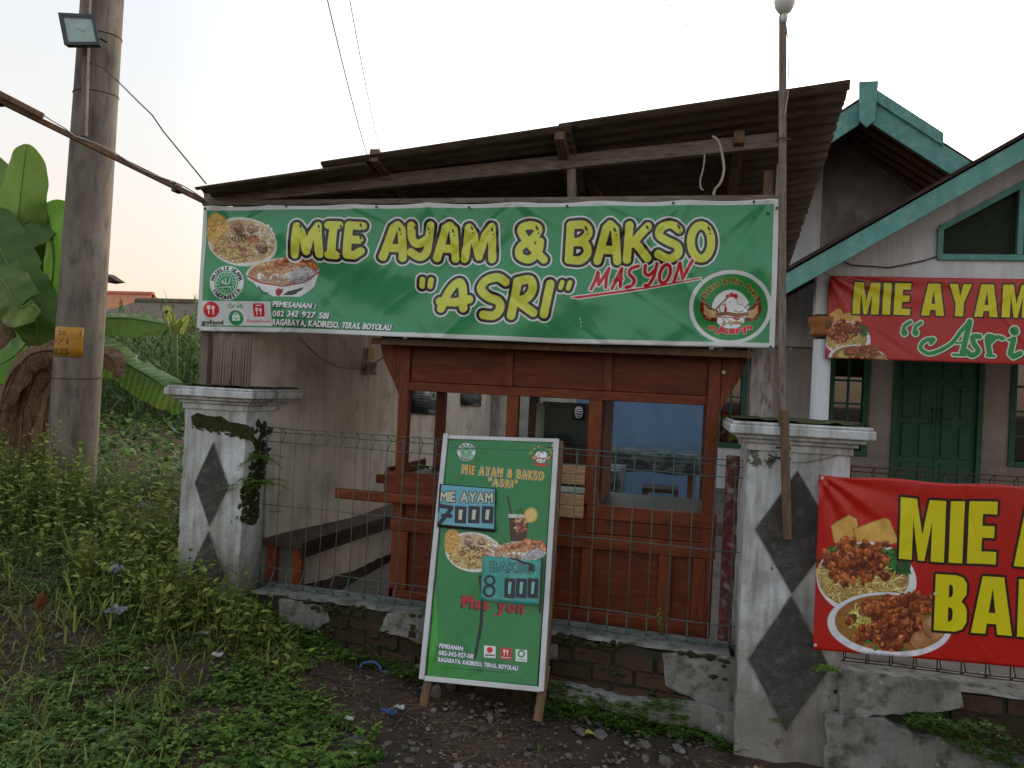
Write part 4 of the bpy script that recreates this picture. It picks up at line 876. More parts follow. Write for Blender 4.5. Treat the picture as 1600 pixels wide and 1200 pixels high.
for x, y in ((242,210),(490,215),(634,222),(797,210),(955,208),(1108,215)):
    q = Z3((x,y))[0]; cv.ell(q[0], q[1], 1.8, 4.2, BLK, -.5); cv.ell(q[0]+2.2, q[1]+8, 1.3, 1.3, BLK)
my = [smooth(Z3((515,515),(535,470),(548,430)),4), Z3((548,432),(553,492),(603,412)), smooth(Z3((603,412),(592,455),(588,505)),4),
      Z3((618,512),(668,412)), Z3((668,412),(660,500)), Z3((635,470),(668,462)),
      smooth(Z3((752,400),(716,412),(706,438),(730,465),(722,492),(690,505))),
      smooth(Z3((788,398),(785,432),(805,445),(835,420)),4), smooth(Z3((846,390),(830,450),(805,490),(785,495)),4),
      elz(886, 440, 26, 44, lambda *p: Z3(*[(x+(440-y)*.25, y) for x, y in p])), Z3((932,480),(962,388),(975,465),(1024,376))]
for g, c in ((2.0, srgb((225,215,215))), (0, srgb((185,22,32)))):
    cv.stroke(my, 2.6+g, c); cv.poly(Z3((418,558),(440,552),(1068,462),(1068,468),(450,564)), c, grow=g*.8)
cv.ell(1140.5, 480.5, 65.5, 58, srgb((212,216,214))); cv.ell(1140.5, 480.5, 59, 52, srgb((36,132,66)))
cv.arc('Bakso & Mie Ayam', 1140, 482, 47, 43, R(206), R(336), 8.2, [(1.1, srgb((190,175,70))), (.35, srgb((75,55,20)))])
rooster_badge(cv, 1141, 487, .92)
for x, y in ((904,497),(905,502),(905,508)): cv.ell(x, y, .9, 1.8, srgb((205,205,190)))
def creases(seed, n, ax_len, az_len, roots):
    r_ = random.Random(seed); C = []
    for _ in range(n):
        if r_.random() < .6: x0, z0 = r_.choice(roots)*ax_len, 0.; an = r_.uniform(.35, 2.8)
        else: x0, z0 = r_.uniform(0, ax_len), r_.uniform(0, az_len); an = r_.choice((r_.uniform(.5,.95), r_.uniform(2.1,2.7)))
        C.append((x0, z0, math.cos(an), math.sin(an), r_.uniform(.15,.6), r_.uniform(.010,.032), r_.choice((-1,1))*r_.uniform(.0022,.0075), r_.uniform(-.25,.25)))
    def f(a, b):
        x, z = a*ax_len, b*az_len; s_ = 0
        for x0, z0, c, n_, L_, w_, h_, bend in C:
            u = (x-x0)*c+(z-z0)*n_; v = -(x-x0)*n_+(z-z0)*c+bend*u*u
            if -.1 < u < L_*1.6 and abs(v) < 4*w_: s_ += h_*math.exp(-(v/w_)**2)*math.exp(-((u-L_*.4)/(L_*.55))**2)
        return s_
    return f
cre1 = creases(21, 110, 3.2, .72, [.015,.13,.28,.43,.58,.72,.86,.985])
j1 = jitterfn(5, [((3,9),(1,4),.012,4), ((10,26),(-12,4),.0055,6), ((26,60),(-26,16),.0019,9)])
rid = lambda q: 1-abs(math.sin(q))**.6
nails = [.015,.13,.28,.43,.58,.72,.86,.985]
def bdisp(a, b):
    d = j1(a, b); s_ = min(abs(a-n) for n in nails)
    # diagonal tension creases running down from the fixings
    cr = .026*rid(a*9+b*2.1)*math.exp(-((a-.50)/.30)**2)*b + .028*rid(a*16-b*3.2+.6)*math.exp(-((a-.88)/.16)**2)*(1-b*.5) + .022*rid(a*14+b*4)*math.exp(-((a-.16)/.09)**2) + .007*math.sin((a*3.2+b*1.15)*11)*math.exp(-((a-.55)/.35)**2)*b*.9 + .006*math.sin((a*4-b*1.4)*8)*math.exp(-((a-.93)/.12)**2)
    gather = .006*math.exp(-b*5)*math.cos(2*math.pi*(a-.015)/.142)
    edge = min(1, a/.02, (1-a)/.02)
    return ((d+cr)*edge*min(1, .25+b*1.5)+gather+cre1(a, b)*edge, 0, -.006*math.exp(-b*60)*(1-math.exp(-(s_/.03)**2)) + .006*math.sin(a*7)*b)
bt = thing('shop_banner', at(763, 420, Y=YB), 'long green banner reading MIE AYAM & BAKSO ASRI under the sloping roof', 'banner')
sheet('banner_sheet', [at(*TLp, Y=YB), at(*TRp, Y=YB), at(*BRp, Y=YB), at(*BLp, Y=YB)], print_mat('green_banner_print', cv.image('green_banner'), .26, .30, .10), 400, 96, bdisp, bt)
for (u, v) in ((320,326),(447,322),(588,323),(733,324),(886,322),(1052,317),(1178,315),(1214,325),(309,514),(1204,542),(1200,333)):
    p = at(u, v, Y=YB-.012); mb = MB(); mb.lathe((0,0,0), [(.003,-.014),(.003,0),(.007,.001),(.006,.004)], 8); mb.v = [(a+p.x, -c+p.y, b+p.z) for a, b, c in mb.v]; ob('eyelet_nail', mb, M['black'], bt)

# ------------------------------------------------------------------ red banners
def impact(cv, st, x0, y0, h, wk, col, edge, g, sk=(0, 0), gap=.10):
    G = {'M': (1.0, [[(0,0),(0,1),(.36,1),(.5,.42),(.64,1),(1,1),(1,0),(.71,0),(.71,.66),(.57,0),(.43,0),(.29,.66),(.29,0)]]),
         'I': (.3, [[(0,0),(0,1),(.3,1),(.3,0)]]), 'E': (.62, [[(0,0),(0,1),(.6,1),(.6,.80),(.3,.80),(.3,.61),(.56,.61),(.56,.42),(.3,.42),(.3,.2),(.62,.2),(.62,0)]]),
         'A': (.84, [[(0,0),(.2,1),(.64,1),(.84,0),(.54,0),(.515,.18),(.325,.18),(.3,0)], [(.35,.37),(.49,.37),(.42,.80)]]),
         'Y': (.82, [[(0,1),(.31,1),(.41,.62),(.51,1),(.82,1),(.56,.42),(.56,0),(.26,0),(.26,.42)]]),
         'B': (.68, [[(0,0),(0,1),(.42,1),(.58,.96),(.66,.86),(.66,.66),(.56,.54),(.64,.47),(.68,.38),(.68,.18),(.6,.05),(.44,0)], [(.29,.60),(.35,.61),(.375,.66),(.375,.77),(.35,.82),(.29,.83)], [(.29,.17),(.35,.18),(.385,.23),(.385,.37),(.35,.42),(.29,.43)]]),
         'K': (.76, [[(0,0),(0,1),(.3,1),(.3,.6),(.44,1),(.74,1),(.54,.52),(.77,0),(.46,0),(.3,.42),(.3,0)]]),
         'S': (.68, [[(.0,.3),(.28,.3),(.29,.2),(.34,.17),(.39,.2),(.39,.3),(.33,.38),(.08,.55),(.02,.68),(.02,.84),(.12,.97),(.34,1.01),(.56,.96),(.66,.84),(.66,.68),(.38,.68),(.37,.8),(.33,.83),(.29,.8),(.29,.72),(.34,.65),(.58,.5),(.68,.36),(.67,.15),(.56,.03),(.34,-.02),(.12,.03),(.01,.14)]]),
         'O': (.70, [[(0,.2),(0,.8),(.1,.95),(.35,1.01),(.6,.95),(.7,.8),(.7,.2),(.6,.05),(.35,-.01),(.1,.05)], [(.3,.2),(.3,.8),(.35,.84),(.40,.8),(.40,.2),(.35,.16)]])}
    for grow, c in ((g, edge), (0, col)):
        x = 0
        for ch in st:
            if ch == ' ': x += .28; continue
            wd, L = G[ch]
            loops = [[(x0+(x+px)*wk+(py-.5)*sk[0]*0, y0-py*h+(x+px)*wk*sk[1]) for px, py in lp] for lp in L]
            cv.poly(loops, c, grow); x += wd+gap
YEL2 = srgb((214,205,16)); BR = srgb((42,26,20)); REDP = srgb((178,22,16))
def foodpair(cv, cx, cy, k, m2=1):
    # bowl of minced chicken noodles with crackers and greens; bowl with chicken claw and meatballs
    for P in ([(-34,-42),(-10,-58),(2,-52),(4,-38),(-2,-26),(-22,-12),(-30,-20)], [(-4,-38),(40,-52),(47,-49),(60,-18),(14,-4),(4,-6)]):
        P = [(x*1.2-6, y*1.15-2) for x, y in P]; mx_, my_ = sum(p[0] for p in P)/len(P), sum(p[1] for p in P)/len(P); cv.poly([(cx+x*k, cy+y*k) for x, y in P], srgb((150,105,42))); cv.poly([(cx+(mx_+(x-mx_)*.95)*k, cy+(my_+(y-my_)*.94)*k) for x, y in P], srgb((212,168,86)))
        pass
    grain(cv, cx, cy-45*k, 60*k, 40*k, .25); cv.ell(cx+12*k, cy+36*k, 82*k, 60*k, srgb((222,226,232)), .12); cv.ell(cx+8*k, cy+30*k, 74*k, 51*k, srgb((165,135,85)), .12)
    cv.ell(cx+62*k, cy+8*k, 24*k, 20*k, srgb((60,80,50)), .6)
    for q in range(26): a = prn.uniform(0,6.28); x, y = cx+prn.uniform(40,84)*k, cy+prn.uniform(-8,26)*k; cv.ell(x, y, prn.uniform(4,9)*k, prn.uniform(1.6,3.2)*k, srgb(prn.choice(GRN)), prn.uniform(.2,1.2))
    blobs(cv, 14, cx-46*k, cy-8*k, 12*k, 7*k, GRN, 3*k, 6*k)
    cp = clip(cv, cx+8*k, cy+30*k, 76*k, 53*k); cp.__enter__()
    noodles(cv, 480, cx-8*k, cy+46*k, 66*k, 34*k, NOOD, 1.3*k, 15*k)
    [lump(cv, *(lambda a, b: (a, b, a+prn.uniform(-8,8)*k, b+prn.uniform(-6,6)*k))(cx-4*k+prn.gauss(0,26)*k, cy+6*k+prn.gauss(0,12)*k), prn.uniform(5,9)*k, CHK, 4) for _ in range(110)]; blobs(cv, 22, cx-12*k, cy+34*k, 30*k, 10*k, CHK+[(215,120,60)], 3*k, 5*k)
    cp.__exit__(); grain(cv, cx+5*k, cy+25*k, 80*k, 55*k, .45); x, y = cx+58*k, cy+110*k
    cv.ell(x-8*k, y, 102*k, 53*k, srgb((220,224,232)), .08); cv.ell(x-6*k, y-3*k, 92*k, 46*k, srgb((150,105,50)), .08)
    cp = clip(cv, x-6*k, y-3*k, 92*k, 47*k, True); cp.__enter__()
    noodles(cv, 200, x-36*k, y-12*k, 30*k, 14*k, [(225,215,110),(205,195,90),(235,225,140)], 1.4*k, 13*k)
    blobs(cv, 18, x-54*k, y+20*k, 16*k, 9*k, [(60,160,50),(90,190,70),(40,120,40)], 2*k, 5*k); blobs(cv, 14, x-8*k, y+38*k, 28*k, 3*k, [(40,140,50),(60,120,40)], 2*k, 4*k)
    [lump(cv, *(lambda a, b: (a, b, a+prn.uniform(-9,9)*k, b+prn.uniform(-5,5)*k))(x+2*k+prn.gauss(0,28)*k, y+8*k+prn.gauss(0,13)*k), prn.uniform(4,8)*k, CHK, 4) for _ in range(130)]
    for dx, dy, r_ in ((46,26,18),(70,2,22),(78,20,16)): cv.ell(x+dx*k, y+dy*k, (r_+1)*k, (r_+1)*k*.95, srgb((110,75,45))); cv.ell(x+dx*k-1*k, y+dy*k-1*k, r_*k, r_*k*.9, srgb((165,120,80))); cv.ell(x+dx*k-5*k, y+dy*k-6*k, r_*.5*k, r_*.4*k, srgb((195,150,110)), 0, .7)
    for x0, y0, x1, y1, r_ in ((-46,-30,-10,-34,13),(-10,-34,26,-40,12),(26,-40,62,-48,7),(28,-36,66,-38,6),(30,-30,62,-24,7),(10,-44,40,-52,7)):
        lump(cv, x+x0*k, y+y0*k, x+x1*k, y+y1*k, r_*k*1.05, [(150,72,32),(125,55,25),(172,92,45)], 16)
    cp.__exit__()
    blobs(cv, 30, x-20*k, y-28*k, 34*k, 8*k, [(165,85,40),(130,60,28),(185,105,55)], 2*k, 4.5*k); grain(cv, x, y, 98*k, 58*k, .4)
# large banner on the fence, continuing past the right edge of the photo
YR = 3.53
q = [at(1280,742,Y=YR), at(1600,760.5,Y=YR), at(1600,1044,Y=YR), at(1270,1014,Y=YR)]
k_ = 2.35; TRr = q[0]+(q[1]-q[0])*k_; BRr = q[3]+(q[2]-q[3])*k_
def proj(P):
    d = Vector(P)-CAM; z = d.dot(_F); return (800+FPX*d.dot(_CX)/z, 600-FPX*d.dot(_CY)/z)
cor = [proj(q[0]), proj(TRr), proj(BRr), proj(q[3])]
cv = Canvas(1500, 620, cor, REDP)
foodpair(cv, 1344, 868, .98)
# lettering measured in the plane of the sheet, then drawn through the same projection
def impact_plane(cv, O, ex_, ez_, st, x0, z0, h, wk, col, edge, g, gap=.10):
    sub = Canvas.__new__(Canvas)
    P = lambda a, b: proj(O + ex_*a + ez_*b)
    class V(list): pass
    class Fake:
        def poly(s, loops, c, grow=0):
            cv.poly([[P(x, -y) for x, y in lp] for lp in loops], c, grow)
    impact(Fake(), st, x0, -z0, h, wk, col, edge, g, gap=gap)
O = q[3]; exx = (BRr-O).normalized(); ezz = (q[0]-O).normalized()
# scale: metres on sheet
def loc(u, v, Y, O, ex_, ez_): d = at(u, v, Y=Y)-O; return d.dot(ex_), d.dot(ez_)
ax, az = loc(1405, 873, YR, O, exx, ezz); bx_, bz_ = loc(1411, 779, YR, O, exx, ezz); cx_, _ = loc(1560, 880, YR, O, exx, ezz)
impact_plane(cv, O, exx, ezz, 'MIE AYAM', ax, az, bz_-az, (cx_-ax)/2.12, YEL2, BR, 4.2)
ax2, az2 = loc(1463, 986, YR, O, exx, ezz); _, bz2 = loc(1468, 897, YR, O, exx, ezz); cx2, _ = loc(1588, 1000, YR, O, exx, ezz)
impact_plane(cv, O, exx, ezz, 'BAKSO', ax2, az2, bz2-az2, (cx2-ax2)/1.62, YEL2, BR, 4.2)
j2 = jitterfn(9, [((3,8),(1,3),.004,3), ((9,20),(-8,8),.0015,4)])
rb = thing('roadside_banner', tuple((q[0]+q[2])/2), 'large red banner with yellow letters tied to the fence right of the pillar', 'banner')
cre2 = creases(4, 30, 3.2, .78, [.0,.02,.3])
def rdisp(a, b):
    rr = math.hypot(a*2, b); return (j2(a, b) + cre2(a, b)*.6 + .006*math.sin(math.atan2(b+.02, a*2+.02)*14)*math.exp(-rr*3.2), 0, -.004*math.sin(a*30)*(1-b) )
sheet('banner_sheet', [q[0], TRr, BRr, q[3]], print_mat('red_banner_print', cv.image('red_banner'), .36, .2, .10), 260, 64, rdisp, rb)
for (u, v) in ((1284.5,747),(1274,1008),(1461,928)):
    p = at(u, v, Y=YR-.010); mb = MB(); mb.lathe((0,0,0), [(.002,-.006),(.007,0),(.006,.003),(.003,.003)], 10); mb.v = [(a+p.x, -c+p.y, b+p.z) for a, b, c in mb.v]; ob('eyelet', mb, M['metal'], rb)

# porch banner
YP = 7.80
q = [at(1297,431,Y=YP), at(1600,436,Y=YP), at(1600,570,Y=YP), at(1289,559,Y=YP)]
TRr = q[0]+(q[1]-q[0])*1.9; BRr = q[3]+(q[2]-q[3])*1.9
cv = Canvas(1300, 330, [proj(q[0]), proj(TRr), proj(BRr), proj(q[3])], srgb((176,38,34)))
foodpair(cv, 1318, 512, .46)
O = q[3]; exx = (BRr-O).normalized(); ezz = (q[0]-O).normalized()
ax, az = loc(1331, 490, YP, O, exx, ezz); _, bz = loc(1334, 441.5, YP, O, exx, ezz); cx_, _ = loc(1596, 497, YP, O, exx, ezz)
impact_plane(cv, O, exx, ezz, 'MIE AYAM', ax, az, bz-az, (cx_-ax)/6.18, YEL2, BR, 2.6, gap=.13)
Z4 = zc(1270, 420, 4.848); GG = srgb((38,140,72)); LW = srgb((205,225,205)); NV = srgb((60,30,40))
scr = [(smooth(Z4((1200,392),(1130,470),(1060,560),(960,620),(880,640),(822,600),(850,545),(920,530),(900,560))), 3.1), (Z4((1195,400),(1140,640)), 4.6), (Z4((1090,560),(1170,556)), 1.6), (Z4((1070,650),(1160,654)), 2),
       (smooth(Z4((1270,510),(1220,515),(1230,570),(1262,620),(1215,655),(1175,625))), 4.2), (smooth(Z4((1370,515),(1330,520),(1350,650)),4), 4.4), (smooth(Z4((1350,560),(1400,515),(1448,525)),4), 3.2), (Z4((1325,655),(1385,660)), 2),
       (Z4((1530,530),(1505,640),(1530,665),(1580,640)), 4.4), (Z4((1490,535),(1530,532)), 2), (Z4((1534,466),(1536,468)), 7),
       (smooth(Z4((745,400),(700,430),(690,480))), 2.8), (Z4((698,478),(700,482)), 5), (smooth(Z4((825,405),(785,435),(775,480))), 2.8), (Z4((783,478),(785,482)), 5),
       (Z4((1640,470),(1640,500)), 3)]
for off, g, c in ((1.2, 2.0, NV), (0, 2.0, LW), (0, 0, GG)):
    for p, r_ in scr: cv.stroke([[(x+off, y+off) for x, y in p]], r_+g, c)
cre3 = creases(8, 60, 4.2, .85, [.0,.0,.3,.6,1])
j3 = jitterfn(12, [((3,8),(1,3),.008,3), ((9,20),(-8,8),.003,4)])
pb = thing('porch_banner', tuple((q[0]+q[2])/2), 'red banner reading MIE AYAM Asri hung across the house porch', 'banner')
sheet('banner_sheet', [q[0], TRr, BRr, q[3]], print_mat('porch_banner_print', cv.image('porch_banner'), .36, .2, .10), 260, 50, lambda a, b: j3(a, b)+cre3(a, b)+.012*math.sin(math.atan2(b+.02, a*2+.02)*16)*math.exp(-math.hypot(a*2,b)*3), pb)
mb = MB(); mb.tube([at(1284,425,Y=YP), at(1297,431,Y=YP)], .004, 5); ob('tie_string', mb, M['black'], pb)

# ------------------------------------------------------------------ standing price board
yb, yt = 3.545, 3.90
def bp(u, v, k=0):          # a point on the leaning board plane
    z0, z1 = .08, 1.32; d = _F + _CX*((u-800)/FPX) - _CY*((v-600)/FPX)
    n = Vector((.02, z1-z0, -(yt-yb))).normalized(); p0 = Vector((-.9, yb, z0)); return CAM + d*((p0-CAM).dot(n)/d.dot(n)) - n*k
fs = thing('price_board', (-.94, 3.7, .05), 'leaning wooden framed green price board with mie ayam and bakso prices', 'sign')
cor = [(701,684),(866,689),(840,1073),(667,1058)]
cv = Canvas(900, 2050, cor, srgb((38,124,66)))
cv.poly([(676,905),(684,960),(700,1000),(724,1035),(752,1062),(760,1080),(640,1080)], srgb((34,130,48))); cv.poly([(676,905),(682,940),(686,1000),(668,1060),(655,1060)], srgb((52,150,50)))
for i in range(12):
    for j in range(13): cv.ell(684+i*5.4, 905+j*7.2, .8, .8, srgb((24,92,46)))
halal(cv, 729, 707, 14)
rooster_badge(cv, 846, 716, .30, False); cv.arc('Bakso & Mie Ayam', 846, 716, 18, 18, R(195), R(345), 3, [(.35, srgb((175,160,60)))]); cv.text('"Asri"', (835,729), (857,730), 4, [(.9, srgb((200,40,50)))])
YG = srgb((205,175,80)); 
for st, a, b, h in (('MIE AYAM & BAKSO', (724,742), (850,753), 14), ('"ASRI"', (765,761), (808,765), 12)):
    for ly in ((-.8, 1.6, WHI), (0, 1.6, BLK), (0, .75, YG)):
        cv.text(st, (a[0]+ly[0], a[1]), (b[0]+ly[0], b[1]), h, [(ly[1], ly[2])], gap=.26)
# iced tea glass
cv.stroke([[(794,779),(799,805)]], 1.3, BLK)
cv.poly([(795,806),(826,808),(823,850),(798,848)], srgb((70,35,25))); cv.poly([(795,806),(826,808),(826,814),(795,812)], srgb((190,200,190)))
blobs(cv, 34, 812, 824, 11, 15, [(150,80,45),(180,110,70),(120,60,40),(205,160,120)], 1.5, 3.4); cv.ell(830, 808, 10.5, 12, srgb((205,165,70)), .2); cv.ell(830, 808, 8, 9.5, srgb((220,190,110)), .2)
blobs(cv, 14, 812, 800, 12, 3, GRN, 1.2, 2.8)
ayam(cv, 740, 866, .84); bakso(cv, 812, 868, .78, False)
for st, a, b, h in (('Mas yon', (724,951), (818,961), 18),):
    cv.text(st, (a[0]-3, a[1]+1.5), (b[0]-3, b[1]+1.5), h, [(1.1, srgb((20,40,25)))], shear=-.05, gap=.2); cv.text(st, a, b, h, [(.9, srgb((175,22,32)))], shear=-.05, gap=.2)
cv.stroke([smooth([(738,940),(726,936),(722,944),(728,950)])], 1.1, srgb((175,22,32))); cv.stroke([smooth([(786,958),(780,964),(772,963)])], 1.1, srgb((175,22,32)))
for st, a, b, h in (('PEMESANAN:', (687,1013), (724,1018), 6.2), ('082-342-927-581', (686,1024), (740,1030), 6.6), ('RAGABAYA, KADIRESO, TERAS, BOYOLALI', (685,1034), (809,1048), 6.2)):
    cv.text(st, a, b, h, [(1.1, srgb((30,40,90))), (.4, srgb((215,220,225)))])
for x, y, c, c2 in ((766,1020,WHI,RED_), (791,1023,srgb((185,35,35)),WHI), (815,1026,WHI,srgb((40,140,90)))):
    cv.poly([(x-9,y-10),(x+9,y-8.5),(x+9,y+9.5),(x-9,y+8)], c)
    if c2 is WHI: fork(cv, x, y-2, 9, WHI)
    else: cv.ell(x, y-3, 4.6, 4.6, c2, ring=1.3 if x > 800 else None)
cv.text('gofood', (759,1025.5), (773,1026.5), 3, [(.3, BLK)]); cv.text('ShopeeFood', (784,1029), (798,1030), 2.2, [(.1, WHI)]); cv.text('GrabFood', (808,1032), (822,1033), 2.2, [(.15, srgb((40,140,90)))])
cv.stroke([[(867,689),(864,700)],[(700,684),(866,690)]], 2.2, srgb((205,210,208)))
cv.stroke([[(751,905),(754,940),(752,980),(743,1028)]], 2.6, srgb((16,20,20)))
cv.stroke([[(694,700),(860,706)],[(690,1043),(800,1052)]], .7, srgb((22,90,46)))
cre4 = creases(31, 30, .6, 1.25, [0,.5,1])
j4 = jitterfn(15, [((3,8),(3,9),.003,4), ((9,20),(9,30),.001,5)])
sheet('poster_sheet', [bp(*c, .012) for c in cor], print_mat('price_board_print', cv.image('price_board'), .3, .2, .08), 60, 120, lambda a, b: -abs(j4(a, b))-.0045+min(.004, max(-.004, cre4(a, b)*.7)), fs)
WB = mat('white_painted_batten', (.62,.64,.65), (.50,.51,.51), scale=8, rough=.7, bump=.3, spots=((.2,.17,.14), 26, .70))
for a, b, w_ in (((697.5,678),(659.5,1061),.026), ((870,686),(846,1080),.026)):
    bar('frame_side', bp(*a, .004), bp(*b, .004), w_, .022, WB, fs, up=(0,-1,.3))
bar('frame_top', bp(701.5,683.5,.004), bp(866.5,689,.004), .02, .018, WB, fs, up=(0,-1,.3)); bar('frame_bottom', bp(664,1059.5,.004), bp(844,1077,.004), .024, .018, WB, fs, up=(0,-1,.3))
bar('leg', bp(672,1040,-.028), bp(658.5,1105,-.028), .042, .03, M['brown_wood'], fs, up=(0,-1,.3)); bar('leg', bp(852,1040,-.028), bp(838.5,1128,-.028), .042, .03, M['brown_wood'], fs, up=(0,-1,.3))
bar('back_batten', bp(876,688,-.035), bp(850,1080,-.03), .02, .05, M['brown_wood'], fs, up=(0,-1,.3)); bar('back_batten', bp(706,700,-.03), bp(676,1060,-.03), .03, .02, M['brown_wood'], fs, up=(0,-1,.3))
# handwritten price stickers
def sticker(cor, base, paint, name, label):
    cv = Canvas(520, 420, cor, srgb(base)); paint(cv)
    sheet(name, [bp(*c, .022) for c in cor], print_mat(name+'_print', cv.image(name), .4, .1, .05), 14, 12, lambda a, b: .001*math.sin(a*5+b*4), fs, label=label)
def cloudy(cv, cols):
    for _ in range(60): cv.ell(prn.uniform(680,860), prn.uniform(755,950), prn.uniform(8,24), prn.uniform(5,14), srgb(prn.choice(cols)), prn.uniform(0,3), .18)
def paint1(cv):
    cloudy(cv, [(90,160,180),(150,190,195),(60,140,160),(120,180,185)])
    for t0, a, b, h in (('MIE AYAM', (690,784), (771,786), 15),): cv.text(t0, a, b, h, [(1.9, BLK), (.6, srgb((195,195,170)))])
    cv.stroke([[(690,756),(778,763)],[(690,756),(686,800)],[(777,764),(776,826)],[(684,822),(776,830)]], 2.4, BLK)
    for x in (716,737,758): cv.poly([(x-3,791),(x+15,792),(x+14,819),(x-4,818)], BLK); cv.poly([(x+3,797),(x+9,797),(x+7,813),(x+2,812)], srgb((185,195,175)))
    cv.stroke([[(690,791),(708,794),(699,806),(687,821)],[(694,806),(706,807)]], 3.2, BLK)
def paint2(cv):
    cloudy(cv, [(40,140,130),(90,175,165),(150,195,190),(30,120,110)])
    cv.text('BAKSO', (768,893), (836,897), 15, [(1.3, BLK), (.1, srgb((70,155,145)))])
    cv.stroke([smooth([(778,869),(800,872),(820,880),(830,882),(834,892)])], 2.0, BLK); cv.ell(831, 888, 4, 6, BLK, .5)
    cv.ell(767, 908, 7, 7, BLK, ring=1.8); cv.ell(766, 924, 8, 8, BLK, ring=2.0)
    for x in (793,811,829): cv.poly([(x-3,904),(x+14,905),(x+13,936),(x-4,934)], BLK); cv.poly([(x+3,910),(x+8,910),(x+6,929),(x+2,928)], srgb((110,185,175)))
sticker([(689,757),(776,764),(775,832),(685,824)], (100,165,180), paint1, 'price_sticker', 'blue handwritten sticker reading MIE AYAM 7000')
sticker([(756,869),(851,877),(846,947),(752,938)], (60,150,140), paint2, 'price_sticker', 'green handwritten sticker reading BAKSO 8 000')
mb = MB(); mb.bar(bp(849,873,.026), bp(845,958,.026), .010, .004, (0,-1,.3)); ob('tape_strip', mb, M['black'], fs)
# ------------------------------------------------------------------ lamp pole tied to the right pillar
lp = thing('lamp_pole', (at(1230,845,Y=3.56).x, 3.56, at(1230,845,Y=3.56).z), 'thin wooden pole tied to the right pillar with a bulb on its top', 'pole')
pts = [at(1230,842,Y=3.572), at(1228,740,Y=3.572), at(1225,640,Y=3.50), at(1223,420,Y=3.60), at(1223,200,Y=3.62), at(1224,20,Y=3.62)]
for i in range(2):
    a, b = (pts[0], pts[2]) if i == 0 else (pts[2]+Vector((0,.035,-.12)), pts[5]+Vector((0,.02,0)))
    bar('batten', a, b, .036 if i == 0 else .031, .026, (M['brown_wood'] if i == 0 else M['grey_wood_v']), lp, up=(0,-1,0), bevel=.002)
c = at(1226, 17, Y=3.62)
mb = MB(); mb.lathe((c.x, c.y+.01, c.z-.035), [(.012,-.015),(.016,0),(.018,.012),(.016,.02)], 14); ob('lamp_holder', mb, M['white_plastic'], lp, smooth=True)
mb = MB(); mb.lathe((c.x, c.y+.01, c.z-.01), [(.014,0),(.030,.012),(.044,.035),(.048,.06),(.040,.085),(.022,.10),(.004,.105)], 18); ob('bulb', mb, M['white_plastic'], lp, smooth=True)
for v, Yk in ((545, 3.585), (219, 3.61), (700, 3.555), (716, 3.56)):
    c = at(1224, v, Y=Yk); mb = MB(); mb.tube([(c.x+.030*math.cos(a), c.y+.024*math.sin(a)-.004, c.z+.004*math.sin(2*a)) for a in (2*math.pi*i/14 for i in range(15))], .0028, 5); ob('lashing', mb, M['black'], lp)
mb = MB(); c = at(1212, 716, Y=3.585)
for dx, dz in ((-.035,.01),(-.03,-.012),(.0,.015)): mb.tube([c, c+Vector((dx*.5,-.01,dz)), c+Vector((dx,-.006,dz*1.4))], .003, 5)
ob('knot', mb, M['black'], lp)
mb = MB(); mb.tube([at(1226,20,Y=3.60), at(1231,60,Y=3.59), at(1232,110,Y=3.59), at(1231,150,Y=3.60), at(1226,180,Y=3.60)], .0025, 5); ob('cord', mb, M['cable_pale'], lp)
mb = MB(); mb.tube([at(1228,724,Y=3.57), at(1262,722,Y=3.592), at(1300,714,Y=3.592), at(1328,708,Y=3.60)], .0015, 4); ob('tie_wire', mb, M['rust'], lp)

# rope loops hanging under the roof
mb = MB(); mb.tube([Vector(at(u, v, Y=3.86)) for u, v in smooth([(1113,213),(1122,220),(1128,240),(1131,265),(1126,285),(1117,296),(1115,306)], 4)], .0065, 6)
mb.tube([Vector(at(u, v, Y=3.88)) for u, v in smooth([(1101,242),(1099,262),(1094,282),(1095,294),(1099,297)], 4)], .004, 6)
ob('hanging_rope', mb, M['cable_pale'], label='pale rope end hanging from the beam under the roof', cat='rope', smooth=True)

# ------------------------------------------------------------------ utility pole
YU = 5.05
pt, pbm = at(164, -60, Y=YU), at(107, 800, Y=YU)
ax_ = (pt-pbm); base = pbm - ax_.normalized()*((pbm.z-.2)/ax_.normalized().z); base.z = .2
up_ = thing('utility_pole', tuple(base), 'thick weathered concrete utility pole with a yellow number plate', 'utility pole')
mb = MB(); pp = [base+(pt-base)*t_ for t_ in (-.04, .12, .25, .4, .55, .7, .85, 1, 1.6)]; mb.tube(pp, [.180-.0048*i for i in range(9)], 40); ob('shaft', mb, M['concrete_pole'], up_, smooth=True)
# curved number plate
def on_pole(u, v, r_):
    c = None; z = at(u, v, Y=YU-.15).z; t_ = (z-base.z)/(pt.z-base.z); c = base+(pt-base)*t_; p = at(u, v, Y=YU-.15)
    dx = p.x-c.x; dx = max(-r_, min(r_, dx)); vdir = Vector((c.x, c.y, 0)).normalized(); side = Vector((vdir.y, -vdir.x, 0))
    return c, dx
cv = Canvas(300, 300, [(0,0),(300,0),(300,300),(0,300)], srgb((178,125,22)))
INK = srgb((96,68,26)); cv.stroke([[(0,110),(300,112)],[(0,185),(300,180)]], 1.5, INK)
cv.text('26', (60,85), (150,85), 48, [(2, INK)]); cv.text('1', (268,85), (276,85), 48, [(2, INK)]); cv.text('171', (20,172), (175,172), 44, [(2, INK)]); cv.text('10.25', (5,280), (180,280), 60, [(3, INK)])
TL, BR_ = at(85, 510, Y=YU-.16), at(128, 558, Y=YU-.16); tz = ((TL.z+BR_.z)/2-base.z)/(pt.z-base.z); pc = base+(pt-base)*tz; rp = .180-.034*tz+.004
mbv = []; uvs = []; n = 12
